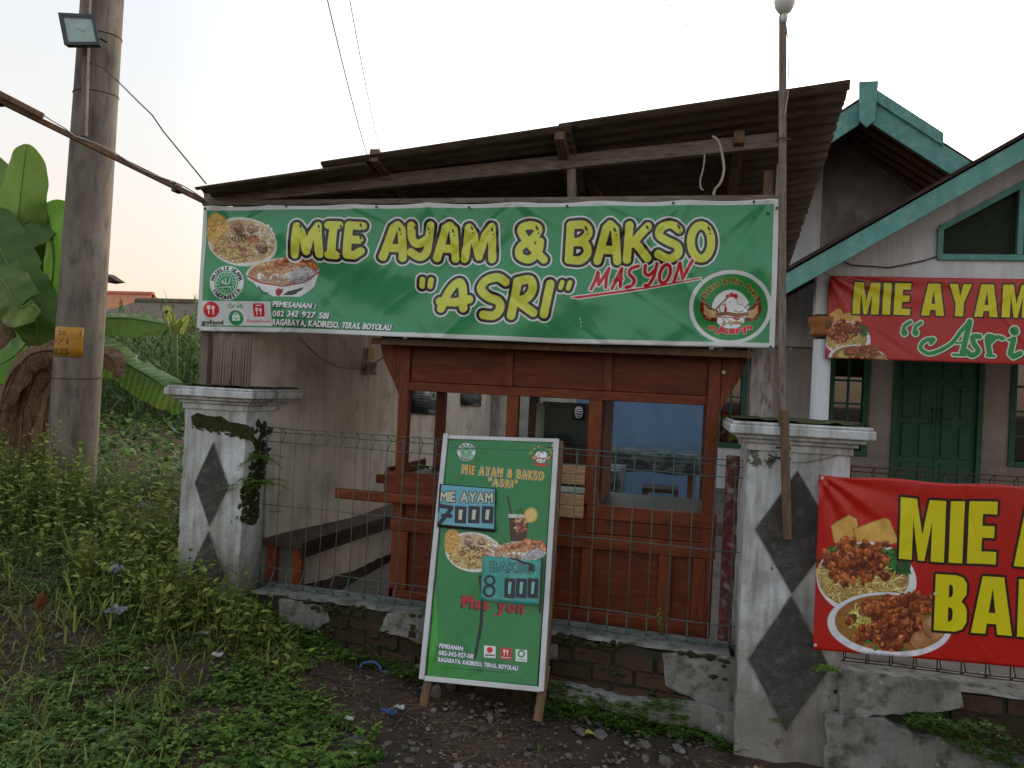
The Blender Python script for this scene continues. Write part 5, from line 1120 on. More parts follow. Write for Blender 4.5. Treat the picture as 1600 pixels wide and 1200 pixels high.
vd = Vector((-pc.x, -pc.y, 0)).normalized(); aim = math.atan2(vd.y, vd.x)
for j in range(4):
    zz = TL.z+(BR_.z-TL.z)*j/3; tt = (zz-base.z)/(pt.z-base.z); c_ = base+(pt-base)*tt
    for i in range(n+1):
        a = aim - R(72) + R(80)*i/n; mbv.append((c_.x+rp*math.cos(a), c_.y+rp*math.sin(a), zz)); uvs.append((i/n, 1-j/3))
mb = MB(); mb.add(mbv, [(j*(n+1)+i, j*(n+1)+i+1, (j+1)*(n+1)+i+1, (j+1)*(n+1)+i) for j in range(3) for i in range(n)])
o = ob('number_plate', mb, print_mat('plate_print', cv.image('plate'), .6, .1, .35), up_, smooth=True, thick=.002); l = o.data.uv_layers.new(name='UVMap'); ids = np.empty(len(o.data.loops), np.int32); o.data.loops.foreach_get('vertex_index', ids); l.data.foreach_set('uv', np.array(uvs, np.float32)[ids].ravel())
for v in (150, 60, 590):
    tt = (at(130, v, Y=YU).z-base.z)/(pt.z-base.z); c_ = base+(pt-base)*tt; rr_ = .180-.033*tt+.003
    mb = MB(); mb.tube([(c_.x+rr_*math.cos(a), c_.y+rr_*math.sin(a), c_.z+.012*math.sin(a)) for a in (2*math.pi*i/24 for i in range(25))], .003, 4); ob('wire_band', mb, M['rust'], up_)
YM = YU-.22
mt = bar('batten', at(139, -70, Y=YM), at(131, 213, Y=YM), .045, .03, M['grey_wood_v'], None, up=(0,-1,0), label='wooden batten wired to the utility pole carrying the floodlight', cat='batten')
fl = thing('floodlight', tuple(at(124, 45, Y=YM-.06)), 'square black LED floodlight on the batten of the utility pole', 'floodlight')
F4 = [at(90,19,Y=YM-.09), at(147,22,Y=YM-.03), at(157,70,Y=YM-.10), at(100,70,Y=YM-.16)]
nn_ = (F4[1]-F4[0]).cross(F4[3]-F4[0]).normalized()
if nn_.y > 0: nn_ = -nn_
def inset(P, f, off): c = sum(P, Vector())/4; return [c+(p-c)*f+nn_*off for p in P]
mb = MB(); O1, I1, I2, Bk = inset(F4,1,0), inset(F4,.80,0), inset(F4,.76,-.018), inset(F4,.9,-.045)
mb.add(O1+I1+I2+Bk, [(i,(i+1)%4,4+(i+1)%4,4+i) for i in range(4)]+[(4+i,4+(i+1)%4,8+(i+1)%4,8+i) for i in range(4)]+[(i,12+i,12+(i+1)%4,(i+1)%4) for i in range(4)]+[(12,13,14,15)])
ob('housing', mb, M['black'], fl, bevel=.002, fix=True)
mb = MB(); mb.add(inset(F4,.755,-.0165), [(0,1,2,3)]); ob('reflector', mb, M['metal'], fl)
mb = MB(); gq = inset(F4,.79,-.003)+inset(F4,.79,-.006); mb.add(gq, [(0,1,2,3),(7,6,5,4),(0,4,5,1),(1,5,6,2),(2,6,7,3),(3,7,4,0)]); ob('front_glass', mb, gl_clear, fl, fix=True)
mb = MB(); c = sum(F4, Vector())/4-nn_*.014+Vector((.004,0,.005))
for dx in (-.016,.016): mb.tube([c+Vector((dx+.013*math.cos(a), 0, .015*math.sin(a))) for a in (2*math.pi*i/10 for i in range(11))], .004, 5)
ob('led_chip', mb, M['white_plastic'], fl)
bar('mount_bracket', c+Vector((.05,.03,-.01)), c+Vector((.10,.15,-.03)), .025, .01, M['black'], fl)
# long wooden pole from the roof corner to the left
bm_ = thing('slanting_rail', tuple(at(160,225,Y=4.4)), 'long wooden rail slanting from the roof corner past the utility pole', 'rail')
e0, e1 = at(318,314,Y=3.97), at(-60,128,Y=3.35)
bar('rail', e0, e1, .045, .028, M['brown_wood'], bm_, up=(0,0,1)); a, b = at(70,187,Y=3.52), at(-60,120,Y=3.3); bar('splice', a+Vector((0,-.01,.014)), b+Vector((0,-.01,.014)), .03, .03, M['brown_wood'], bm_)
mb = MB(); mb.tube([e0+(e1-e0)*t_+Vector((0,-.03,.018+.012*math.sin(t_*19)+(.02 if .55<t_<.75 else 0))) for t_ in np.linspace(-.05,1,26)], .0035, 5); ob('pale_cable', mb, M['cable_pale'], bm_)
for t_ in (.12,.86): 
    c = e0+(e1-e0)*t_; mb = MB(); mb.box(c-Vector((.012,.03,.028)), c+Vector((.012,.03,.026))); ob('tape_wrap', mb, M['black'], bm_)
# overhead wires
def wire(pts, r_, label, m=None, cat='wire'):
    mb = MB(); mb.tube(pts, r_, 5); ob('overhead_wire', mb, m or M['cable'], label=label, cat=cat)
wire([at(322,287,Y=3.9), at(255,205,Y=4.2), at(238,180,Y=4.25), at(215,158,Y=4.35), at(182,125,Y=4.6), at(160,106,Y=4.75), at(140,98,Y=4.82)], .0045, 'thin dark cable drooping from the utility pole to the roof corner')
def sag(a, b, s_, n=14): return [a*(1-t)+b*t-Vector((0,0,s_*4*t*(1-t))) for t in (i/n for i in range(n+1))]
wire(sag(at(498,-60,Y=7), at(580,262,Y=13), .1), .007, 'darker left one of two overhead wires above the roof')
wire(sag(at(536,-60,Y=7), at(598,252,Y=13), .1), .005, 'fainter right one of two overhead wires above the roof')
wire(sag(at(1000,-50,Y=7), at(1196,154,Y=9.2), .1), .004, 'thin wire running down to the roof near the lamp pole')

# ------------------------------------------------------------------ house on the right
hs = thing('house', (3.2, 9, FZ), 'white and teal gabled village house with green doors behind the pillars', 'house')
YW = 10.5
def quadY(name, pts, Y, t_, m, parent=hs, px=True, **k):
    P = [tuple(at(u, v, Y=Y)) if px else (u, Y, v) for u, v in pts]; mb = MB(); mb.prism(P, (0, t_, 0)); return ob(name, mb, m, parent, fix=True, **k)
# main wall with openings framed by separate pieces: door, three windows
def W(u, v): p = at(u, v, Y=YW); return p.x, p.z
xc0 = 3.08; 
apx = at(1355,150,Y=9.3)
za = apx.z; XA = apx.x; slope = .70
wl, wr = -.55, 6.6
xd0, xd1 = at(1393,650,Y=YW).x, at(1535,650,Y=YW).x; xdc = (xd0+xd1)/2
zd = at(1465,553,Y=YW).z
wx0, wx1 = at(1294,620,Y=YW).x, at(1358,620,Y=YW).x; wz0, wz1 = at(1326,712,Y=YW).z, zd-.02
vx0, vx1 = at(1118,640,Y=YW).x, at(1166,640,Y=YW).x; vz0, vz1 = at(1140,700,Y=YW).z, zd
rx0 = at(1577,650,Y=YW).x; rx1 = rx0+(wx1-wx0)+.1; rz0 = at(1590,730,Y=YW).z
opens = [(vx0,vx1,vz0,vz1),(wx0,wx1,wz0,wz1),(xd0,xd1,FZ,zd),(rx0,rx1,rz0,zd)]
xs_ = [wl]+[v for o_ in opens for v in o_[:2]]+[wr]
for i in range(0, len(xs_), 2):
    q = MB(); q.box((xs_[i], YW, 0), (xs_[i+1], YW+.15, zd)); ob('front_wall', q, M['wall_house'], hs)
for (a, b, z0, z1) in opens:
    if z0 > FZ: q = MB(); q.box((a, YW, 0), (b, YW+.15, z0)); ob('front_wall', q, M['wall_house'] if a > .9 else M['wall_white'], hs)
q = MB(); q.box((wl, YW, zd+.001), (wr, YW+.15, 3.0)); ob('front_wall', q, M['wall_house'], hs)
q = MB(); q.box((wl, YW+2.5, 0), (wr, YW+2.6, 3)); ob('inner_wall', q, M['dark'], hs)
# grey gable above, white strip at its left
gx = at(1284,300,Y=YW).x
zg = lambda x: za-.02-slope*abs(x-XA)
q = MB(); q.prism([(gx,YW-.02,3.001),(wr,YW-.02,3.001),(min(wr,XA+(za-3)/slope)-.001,YW-.02,3.02),(XA,YW-.02,za-.05),(gx,YW-.02,zg(gx)-.03)], (0,.15,0)); ob('gable_wall', q, M['wall_grey'], hs, fix=True)
q = MB(); q.prism([(-.55,YW-.05,2.3),(gx-.002,YW-.05,2.3),(gx-.002,YW-.05,zg(gx)-.03),(-.55,YW-.05,zg(-.55)-.03)], (0,.15,0)); ob('gable_wall', q, M['wall_white'], hs, fix=True)
# main roof: barge boards, soffit, tiles
def barge(name, p, q_, h_, t_, m, Y):
    P = [(p[0],Y,p[1]),(q_[0],Y,q_[1]),(q_[0],Y,q_[1]-h_),(p[0],Y,p[1]-h_)]; mb = MB(); mb.prism(P, (0,t_,0)); return ob(name, mb, m, hs, fix=True, bevel=.004)
YG_ = 9.3; xe = XA+3.9; xw = XA-2.9
barge('barge_board', (XA+.07,za-.05), (xe,za-slope*3.9), .27, .03, M['teal'], YG_); barge('barge_board', (xw,za-slope*2.9), (XA-.07,za-.05), .27, .03, M['teal'], YG_)
barge('barge_cap', (XA+.09,za+.06), (XA+.80,za-slope*.71+.05), .14, .03, M['teal'], YG_-.034)
q = MB(); c_ = at(1356,158,Y=YG_-.06); q.prism([(c_.x-.08,YG_-.075,za-.30),(c_.x+.0,YG_-.075,za-.38),(c_.x+.08,YG_-.075,za-.30),(c_.x+.10,YG_-.075,za+.14),(c_.x-.10,YG_-.075,za+.14)], (0,.036,0)); ob('ridge_ornament', q, M['teal'], hs, fix=True, bevel=.004)
for s_, X2 in ((1, xe), (-1, xw)):
    L_ = abs(X2-XA); q = MB(); q.prism([(XA,YG_+.031,za-.10),(X2,YG_+.031,za-.10-slope*L_),(X2,YG_+.031,za-.06-slope*L_),(XA,YG_+.031,za-.06)], (0,6,0)); ob('roof_deck', q, M['dark_tile'], hs, fix=True)
    q = MB(); q.prism([(XA,YG_+.02,za+.0),(X2,YG_+.02,za-slope*L_),(X2,YG_+.02,za+.04-slope*L_),(XA,YG_+.02,za+.04)], (0,6,0)); ob('roof_tiles', q, M['dark_tile'], hs, fix=True)
    for k in range(5): q = MB(); y_ = YG_+.25+k*.22; q.bar((XA+s_*.05,y_,za-.15-slope*.05),(X2,y_,za-.15-slope*L_),.05,.05); ob('rafter', q, M['brown_wood'], hs)
# porch
YPF = 7.86; YPB = 7.35
b0, b1 = at(1232,425,Y=YPB), at(1600,216,Y=YPB); sp_ = (b1.z-b0.z)/(b1.x-b0.x); PX_ = 3.45; pz = b0.z+sp_*(PX_-b0.x)
for s_ in (-1, 1):
    xe_ = PX_+s_*(PX_-b0.x+.04); L_ = abs(xe_-PX_)
    P = [(PX_,YPB,pz),(xe_,YPB,pz-sp_*L_),(xe_,YPB,pz-.19-sp_*L_),(PX_,YPB,pz-.19)]; q = MB(); q.prism(P,(0,.03,0)); ob('barge_board', q, M['teal'], hs, fix=True, bevel=.004)
    q = MB(); q.prism([(PX_,YPB-.02,pz+.02),(xe_,YPB-.02,pz+.02-sp_*L_),(xe_,YPB-.02,pz+.055-sp_*L_),(PX_,YPB-.02,pz+.055)],(0,3.12,0)); ob('porch_tiles', q, M['dark_tile'], hs, fix=True)
    q = MB(); q.prism([(PX_,YPB+.032,pz-.08),(xe_,YPB+.032,pz-.08-sp_*L_),(xe_,YPB+.032,pz-.04-sp_*L_),(PX_,YPB+.032,pz-.04)],(0,3.05,0)); ob('porch_soffit', q, M['dark_tile'], hs, fix=True)
# narrow tile course seen over the porch barge
gl_x = at(1300,420,Y=YPF).x; zbm = at(1284,491,Y=YPF).z
zgp = lambda x: pz-.14-sp_*abs(x-PX_)
# gable wall of the porch, with the vent opening left clear
v0, v1 = at(1467,402,Y=YPF), at(1467,357,Y=YPF); vx_l = v0.x; vz_b = v0.z; vz_l = v1.z; vx_r = 2*PX_-vx_l
vtop = at(1600,287,Y=YPF); vs_ = (vtop.z-vz_l)/(vtop.x-vx_l); vz_a = vz_l+vs_*(PX_-vx_l)
col_x = at(1284,600,Y=YPF).x; xlw = col_x-.09; xrw = 2*PX_-xlw
for s_ in (-1, 1):
    f = (lambda x: x) if s_ < 0 else (lambda x: 2*PX_-x)
    q = MB(); q.prism([(f(xlw),YPF,zbm),(f(vx_l),YPF,zbm),(f(vx_l),YPF,zgp(vx_l)),(f(xlw),YPF,max(zgp(xlw), zbm+.1))],(0,.14,0)); ob('porch_gable_wall', q, M['wall_white'], hs, fix=True)
    q = MB(); q.prism([(f(vx_l)-s_*.0005*-1,YPF,vz_l),(f(PX_),YPF,vz_a),(f(PX_),YPF,zgp(PX_)),(f(vx_l),YPF,zgp(vx_l))],(0,.14,0)); ob('porch_gable_wall', q, M['wall_white'], hs, fix=True)
q = MB(); q.prism([(vx_l+.0005,YPF,zbm),(vx_r-.0005,YPF,zbm),(vx_r-.0005,YPF,vz_b),(vx_l+.0005,YPF,vz_b)],(0,.14,0)); ob('porch_gable_wall', q, M['wall_white'], hs, fix=True)
vt = q = MB(); q.prism([(vx_l,YPF+.06,vz_b),(vx_r,YPF+.06,vz_b),(vx_r,YPF+.06,vz_l),(PX_,YPF+.06,vz_a),(vx_l,YPF+.06,vz_l)],(0,.02,0)); vent = ob('gable_vent', q, M['mesh_vent'], hs, fix=True)
for a, b in (((vx_l,vz_b),(vx_l,vz_l)),((vx_l,vz_l),(PX_,vz_a)),((PX_,vz_a),(vx_r,vz_l)),((vx_r,vz_l),(vx_r,vz_b)),((vx_l-.02,vz_b),(vx_r+.02,vz_b)),((at(1596,300,Y=YPF).x,vz_b+.03),(at(1596,300,Y=YPF).x,vz_l+vs_*(at(1596,300,Y=YPF).x-vx_l)-.03))):
    q = MB(); q.bar((a[0],YPF-.005,a[1]),(b[0],YPF-.005,b[1]),.05,.055,(0,1,0) if abs(a[0]-b[0])<.01 else (0,0,1)); ob('frame', q, M['teal'], vent, bevel=.003)
for s_ in (-1, 1):
    cx = col_x if s_ < 0 else 2*PX_-col_x
    q = MB(); q.lathe((cx,YPF+.07,FZ), [(.092,0),(.088,.3),(.083,at(1284,530,Y=YPF).z-FZ)], 24); cl = ob('column', q, M['wall_white'], hs, smooth=True)
    zc1 = at(1284,524,Y=YPF).z; q = MB(); q.lathe((cx,YPF+.07,zc1-.01), [(.09,0),(.125,.02),(.125,.05),(.11,.06),(.12,.10),(.14,.14),(.145,.185),(.12,.195)], 24); ob('capital', q, M['orange'], cl, smooth=True)
q = MB(); q.box((wl,7.6,FZ+.002),(wr,YW,FZ+.12)); ob('porch_step', q, M['floor'], hs)
# double door of panelled leaves
dr = thing('tmp', (xdc, YW, FZ), 'x', 'x'); bpy.data.objects.remove(dr)
fr_ = []
q = MB(); q.box((xd0,YW-.03,FZ+.12),(xd0+.06,YW+.10,zd)); q.box((xd1-.06,YW-.03,FZ+.12),(xd1,YW+.10,zd)); ob('door_frame', q, M['green_paint'], hs, bevel=.004)
for s_ in (0, 1):
    a = xd0+.063 if s_ == 0 else xdc+.002; b = xdc-.002 if s_ == 0 else xd1-.063
    q = MB(); q.box((a,YW+.02,FZ+.13),(b,YW+.05,zd)); dl = ob('door_leaf', q, M['green_paint'], hs, bevel=.003)
    wd = (b-a-.20)/2; zz0 = FZ+.2
    while zz0 < zd-.1:
        for i in range(2):
            x0_ = a+.06+i*(wd+.08); q = MB(); q.box((x0_,YW-.0,zz0),(x0_+wd,YW+.019,min(zz0+.42, zd-.03))); ob('door_panel', q, M['green_paint'], dl, bevel=.012)
        zz0 += .49
    q = MB(); hx = xdc-.05 if s_ == 0 else xdc+.05; zh = at(1465,650,Y=YW).z; q.tube([(hx,YW+.02,zh-.10),(hx,YW-.03,zh-.08),(hx,YW-.03,zh+.08),(hx,YW+.02,zh+.10)], .009, 6); ob('handle', q, M['cable'], dl)
for (a, b, z0, z1), nc, nr in ((opens[0],2,4),(opens[1],2,4),(opens[3],2,4)):
    q = MB(); q.box((a,YW-.02,z0),(a+.07,YW+.1,z1)); q.box((b-.07,YW-.02,z0),(b,YW+.1,z1)); q.box((a+.07,YW-.02,z0),(b-.07,YW+.1,z0+.07)); q.box((a+.07,YW-.02,z1-.06),(b-.07,YW+.1,z1)); wn_ = ob('window', q, M['green_paint'], hs, bevel=.004)
    for i in range(nc):
        for j in range(nr):
            x0_ = a+.07+(b-a-.14)*i/nc; x1_2 = a+.07+(b-a-.14)*(i+1)/nc; y0_ = z0+.07+(z1-z0-.13)*j/nr; y1_ = z0+.07+(z1-z0-.13)*(j+1)/nr
            q = MB(); q.box((x0_+.012,YW+.05,y0_+.012),(x1_2-.012,YW+.054,y1_-.012)); ob('pane', q, gl_dark, wn_)
    for i in range(1, nc): x0_ = a+.07+(b-a-.14)*i/nc; q = MB(); q.box((x0_-.013,YW+.03,z0+.071),(x0_+.013,YW+.07,z1-.061)); ob('glazing_bar', q, M['green_paint'], wn_)
    for j in range(1, nr): y0_ = z0+.07+(z1-z0-.13)*j/nr; q = MB(); q.box((a+.071,YW+.032,y0_-.013),(b-.071,YW+.068,y0_+.013)); ob('glazing_bar', q, M['green_paint'], wn_)
    q = MB(); q.box((a+.06,YW+.11,z0),(b-.06,YW+.12,z1)); ob('dark_room_sheet', q, M['dark'], wn_)  # dark sheet stands for the unlit room behind the panes
mb = MB(); mb.tube([at(1305,402,Y=YPF-.02), at(1330,414,Y=YPF-.02), at(1390,418,Y=YPF-.02), at(1440,408,Y=YPF-.02), at(1470,399,Y=YPF-.02), at(1540,400,Y=YPF-.02), at(1620,404,Y=YPF-.02)], .006, 5); ob('porch_cable', mb, M['cable'], label='thin cable strung along the white porch gable', cat='cable')

# ------------------------------------------------------------------ far village houses at the left
def far_house(cx, y, wx, dep, ze, zr, m, label, wallm):
    t = thing('far_house', (cx, y, .5), label, 'house'); q = MB(); q.box((cx-wx/2+.4,y,.3),(cx+wx/2-.4,y+dep,ze)); ob('wall', q, wallm, t)
    q = MB(); q.prism([(cx-wx/2,y-.5,ze-.1),(cx+wx/2,y-.5,ze-.1),(cx+wx/2,y+dep/2,zr),(cx-wx/2,y+dep/2,zr)],(0,0,.12)); q.prism([(cx-wx/2,y+dep+.5,ze-.1),(cx+wx/2,y+dep+.5,ze-.1),(cx+wx/2,y+dep/2,zr),(cx-wx/2,y+dep/2,zr)],(0,0,.12)); rf = ob('roof', q, m, t, fix=True)
    for k in range(3): x = cx-wx*.28+k*wx*.28; q = MB(); q.box((x-.5,y-.03,1.6),(x+.5,y-.005,2.7)); ob('window', q, M['dark'], t)
    q = MB(); q.tube([(cx-wx/2,y+dep/2,zr+.12),(cx+wx/2,y+dep/2,zr+.12)], .16, 8); ob('ridge', q, m, rf)
    return t
a = at(150,470,Y=34); b = at(196,490,Y=34); far_house(a.x-4, 34, 2*(b.x-a.x+4)-1.5, 6, at(180,488,Y=34).z, at(165,462,Y=37).z, M['tile'], 'far village house with orange tiled roof beyond the corn', M['wall_white'])
a = at(170,480,Y=26); b = at(330,500,Y=26); far_house((a.x+b.x)/2, 26, b.x-a.x+1.5, 5, at(240,503,Y=26).z, at(240,476,Y=28.5).z, M['roof_sheet'], 'far shed with long dark grey roof beyond the corn', M['wall_grey'])
a = at(180,437,Y=20); t = thing('eave', (0,0,0), 'x', 'x'); bpy.data.objects.remove(t)
q = MB(); q.prism([tuple(at(150,425,Y=20)), tuple(at(164,427,Y=20)), tuple(at(182,439,Y=20)), tuple(at(166,441,Y=20)), tuple(at(150,438,Y=20))], (0,.4,0)); ob('roof_corner', q, M['dark_tile'], fix=True, label='dark roof corner peeking out behind the utility pole', cat='roof')
bar('roof_post', (at(152,440,Y=20.1).x, 20.1, .4), (at(152,440,Y=20.1).x, 20.1, at(152,440,Y=20.1).z), .15, .15, M['brown_wood'], [o_ for o_ in COL.objects if o_.name.startswith('roof_corner')][0])
# ------------------------------------------------------------------ vegetation
def rand_unit(): a = random.uniform(0, 6.283); return Vector((math.cos(a), math.sin(a), 0))
class Leaves:
    """many small folded leaves in one mesh, each with its own shade value"""
    def __init__(s): s.v = []; s.f = []; s.r = []
    def leaf(s, p, d, L, W_, fold=.25, droop=.3, roll=0., r=None, seg=2):
        p = Vector(p); d = Vector(d).normalized(); side = d.cross(Vector((0,0,1)))
        if side.length < .05: side = Vector((1,0,0))
        side.normalize(); up = side.cross(d).normalized()
        if roll: c, n = math.cos(roll), math.sin(roll); side, up = side*c+up*n, up*c-side*n
        o = len(s.v); r = random.random() if r is None else r; ws = {2: (0, 1, .62, 0), 1: (0, 1, 0)}[seg]; n_ = len(ws)-1; idx = []
        for i, wk in enumerate(ws):
            t = (i/n_) if seg > 1 else (0, .42, 1)[i]; c = p + d*L*t - Vector((0,0,1))*droop*L*t*t; w = W_*wk/2
            if wk == 0: s.v.append(tuple(c)); idx.append((len(s.v)-1,))
            else:
                s.v += [tuple(c-side*w+up*fold*w), tuple(c-up*.0), tuple(c+side*w+up*fold*w)]; k = len(s.v); idx.append((k-3, k-2, k-1))
        for a, b in zip(idx[:-1], idx[1:]):
            if len(a) == 1: s.f += [(a[0], b[1], b[0]), (a[0], b[2], b[1])]
            elif len(b) == 1: s.f += [(a[0], a[1], b[0]), (a[1], a[2], b[0])]
            else: s.f += [(a[0], a[1], b[1], b[0]), (a[1], a[2], b[2], b[1])]
        s.r += [r]*(len(s.v)-o)
    def blade(s, p, d, L, W_, droop=.5, n=4, r=None):
        p = Vector(p); d = Vector(d).normalized(); side = d.cross(Vector((0,0,1)))
        if side.length < .05: side = rand_unit()
        side.normalize(); o = len(s.v); r = random.random() if r is None else r
        for i in range(n+1):
            t = i/n; c = p+d*L*t-Vector((0,0,1))*droop*L*t*t; w = W_*(1-t**1.6)*.5+.0003; s.v += [tuple(c-side*w), tuple(c+side*w)]
        s.f += [(o+2*i, o+2*i+1, o+2*i+3, o+2*i+2) for i in range(n)]; s.r += [r]*(2*n+2)
    def stem(s, a, b, w, r=.5):
        a, b = Vector(a), Vector(b); d = (b-a).normalized(); u = d.orthogonal().normalized()*w; v = d.cross(u).normalized()*w; o = len(s.v)
        s.v += [tuple(a+u), tuple(a-u*.5+v*.87), tuple(a-u*.5-v*.87), tuple(b+u*.6), tuple(b-u*.3+v*.5), tuple(b-u*.3-v*.5)]; s.f += [(o,o+1,o+4,o+3),(o+1,o+2,o+5,o+4),(o+2,o,o+3,o+5)]; s.r += [r]*6
    def build(s, name, m, parent=None, **k):
        mb = MB(); mb.v = s.v; mb.f = s.f; o = ob(name, mb, m, parent, smooth=True, **k); setrnd(o, s.r); return o
def clump(L, x, y, z, h, r_, n, ls, lw, st=.0015, tone=None):
    """a leafy weed: a few stems with leaf pairs"""
    for _ in range(n):
        d = (rand_unit()*random.uniform(.1, .7)*r_/h+Vector((0,0,1))).normalized(); hh = h*random.uniform(.6, 1.1); a = Vector((x+random.gauss(0,.01), y+random.gauss(0,.01), z)); L.stem(a, a+d*hh, st)
        k = max(3, int(hh/.035)); tn = random.random() if tone is None else tone+random.uniform(-.12,.12); ph = random.uniform(0, 3)
        for i in range(k):
            t = (i+1)/k; p = a+d*hh*t; ph += 1.57+random.uniform(-.3,.3); sz = ls*(1-.45*t)*random.uniform(.75,1.2)
            for s_ in (0, 3.14): q = Vector((math.cos(ph+s_), math.sin(ph+s_), random.uniform(.15,.7))); L.leaf(p, q, sz, sz*lw, .25, random.uniform(.1,.5), r=(tn+random.uniform(-.1,.1))%1)
def on(x, y): return (x, y, gz(x, y)-.005)
# density helper: noise patches
def patch(x, y, s_=1.7, o_=0): return .5+.5*math.sin(x*s_*1.9+o_)*math.cos(y*s_*2.3-o_)*.7+.3*math.sin(x*s_*4.3+y*3.1+o_)
CORE_Y = lambda x: wall_line(x)-.14
# broad-leaved weeds, front centre-left
L = Leaves()
for _ in range(1900):
    x = random.uniform(-2.75, -.95); y = random.uniform(1.9, CORE_Y(x)); 
    edge = -1.30+.10*math.sin(y*7) - (.35 if y > 3.3 else 0)+(3.3-y)*.28
    if x > edge or patch(x, y, 1.3, 1) < .14: continue
    clump(L, *on(x, y), random.uniform(.05, .14), .6, random.randint(1, 3), random.uniform(.030,.058), .70)
L.build('broadleaf_weeds', M['leaf'], label='bright green broad-leaved weeds carpeting the verge left of the price board', kind='stuff')
# scattered small plants on soil
L = Leaves()
for _ in range(150):
    x = random.uniform(-1.3, 2.6); y = random.uniform(2.3, 3.5 if x > .3 else CORE_Y(x)-.05)
    if y > 3.1 and -1.3 < x < .3 and random.random() < .75: continue
    clump(L, *on(x, y), random.uniform(.02, .06), .8, random.randint(1, 4), random.uniform(.014,.034), .6)
for _ in range(420):                  # creeping along the wall foot
    x = random.uniform(-1.0, .1); y = CORE_Y(x)+.01; z = .15+.05*math.sin(x*5)+random.uniform(-.05,.05)-(.02 if x > -.3 else 0)
    if -1.0 < x < -.62: continue
    clump(L, x, y-.03, z, random.uniform(.025,.05), .9, 2, .018, .7, tone=.3)
for _ in range(900):
    x = random.uniform(1.0, 2.7); t_ = (x-1.0)/1.7; y = 3.52-random.random()*.05; z = .30-.23*t_+random.uniform(-.13,.10)*min(1, t_*3+.15)
    clump(L, x, y, z, random.uniform(.02,.05), 1.0, 2, .016, .6, tone=.35)
for _ in range(330):
    x = random.uniform(-2.3, -1.2) if random.random() < .6 else random.uniform(-.62, .28); y = CORE_Y(x)-random.uniform(0,.06); clump(L, x, y, gz(x, y)+random.uniform(-.01,.05), random.uniform(.04,.11), .8, 2, .026, .6, tone=.5)
L.build('small_weeds', M['leaf'], label='small weeds creeping along the foot of the low walls and over bare soil', kind='stuff')
# shrubby undergrowth in front of the pole and round the left pillar
L = Leaves()
for _ in range(5200):
    x = random.uniform(-6.2, -2.0); y = random.uniform(3.3, 5.9)
    if x > -2.85 and y > 3.75: continue
    if x > -2.35 and y > 3.95: continue
    if y > 4.9+.25*math.sin(x*2) and x > -4.2: continue
    hh = .10+.34*sst(y, 3.6, 4.7)*sst(-x, 2.7, 3.9)*(.75+.25*math.sin(x*3+y*2)) + .10*math.exp(-((x+2.5)/.4)**2-((y-3.7)/.3)**2)
    if y < 3.7 and patch(x, y, 1.1, 3) < .36: continue
    clump(L, *on(x, y), hh*random.uniform(.7,1.2), .5, 3, random.uniform(.022,.042), .42)
L.build('undergrowth', M['leaf_dark'], label='dark leafy undergrowth around the utility pole and the left pillar', kind='stuff')
# taller mixed weeds over the bush
L = Leaves()
def tall(x, y, h, n):
    for _ in range(n):
        p = Vector(on(x+random.gauss(0,.05), y+random.gauss(0,.05))); d = (rand_unit()*random.uniform(.05,.35)+Vector((0,0,1))).normalized(); H = h*random.uniform(.6,1.1); L.stem(p, p+d*H, .0025, .3); tn = random.random(); ph = random.uniform(0,6)
        for i in range(int(H/.045)):
            t = (i+1)/(H/.045); ph += 2.4; L.leaf(p+d*H*t, Vector((math.cos(ph), math.sin(ph), random.uniform(.1,.9))), random.uniform(.05,.095)*(1.1-.5*t), random.uniform(.018,.030), .3, random.uniform(.0,.4), roll=random.uniform(-.6,.6), r=(tn+random.uniform(-.15,.15))%1)
for _ in range(330):
    x = random.uniform(-6.0, -2.85); y = random.uniform(3.7, 4.95)
    tall(x, y, .28+.30*sst(y, 3.8, 4.7)*random.uniform(.5,1.3), random.randint(1,3))
for _ in range(26):
    cx, cy = random.uniform(-5.6,-2.6), random.uniform(2.9, 4.6)
    if cx > -2.9 and cy > 3.7: continue
    for _ in range(16): L.blade((cx+random.gauss(0,.06), cy+random.gauss(0,.06), gz(cx,cy)), rand_unit()*random.uniform(.1,.6)+Vector((0,0,1)), random.uniform(.22,.5), .011, random.uniform(.3,.9), 7, r=random.random())
for _ in range(150):
    x = random.gauss(-2.45,.36); y = random.uniform(3.40, 3.80)
    if x > -1.45: continue
    tall(x, y, random.uniform(.12,.30)*(1 if x < -2 else .55), 2)
for _ in range(40): tall(random.gauss(-3.0,.15), random.uniform(3.6,4.3), random.uniform(.2,.35), 2)
for _ in range(30): tall(random.uniform(-5.6,-4.6), random.uniform(4.4,5.1), random.uniform(.5,.75), 2)
L.build('tall_weeds', M['tall_weed'], label='taller yellow-green weeds rising around the pole base and left pillar foot', kind='stuff')
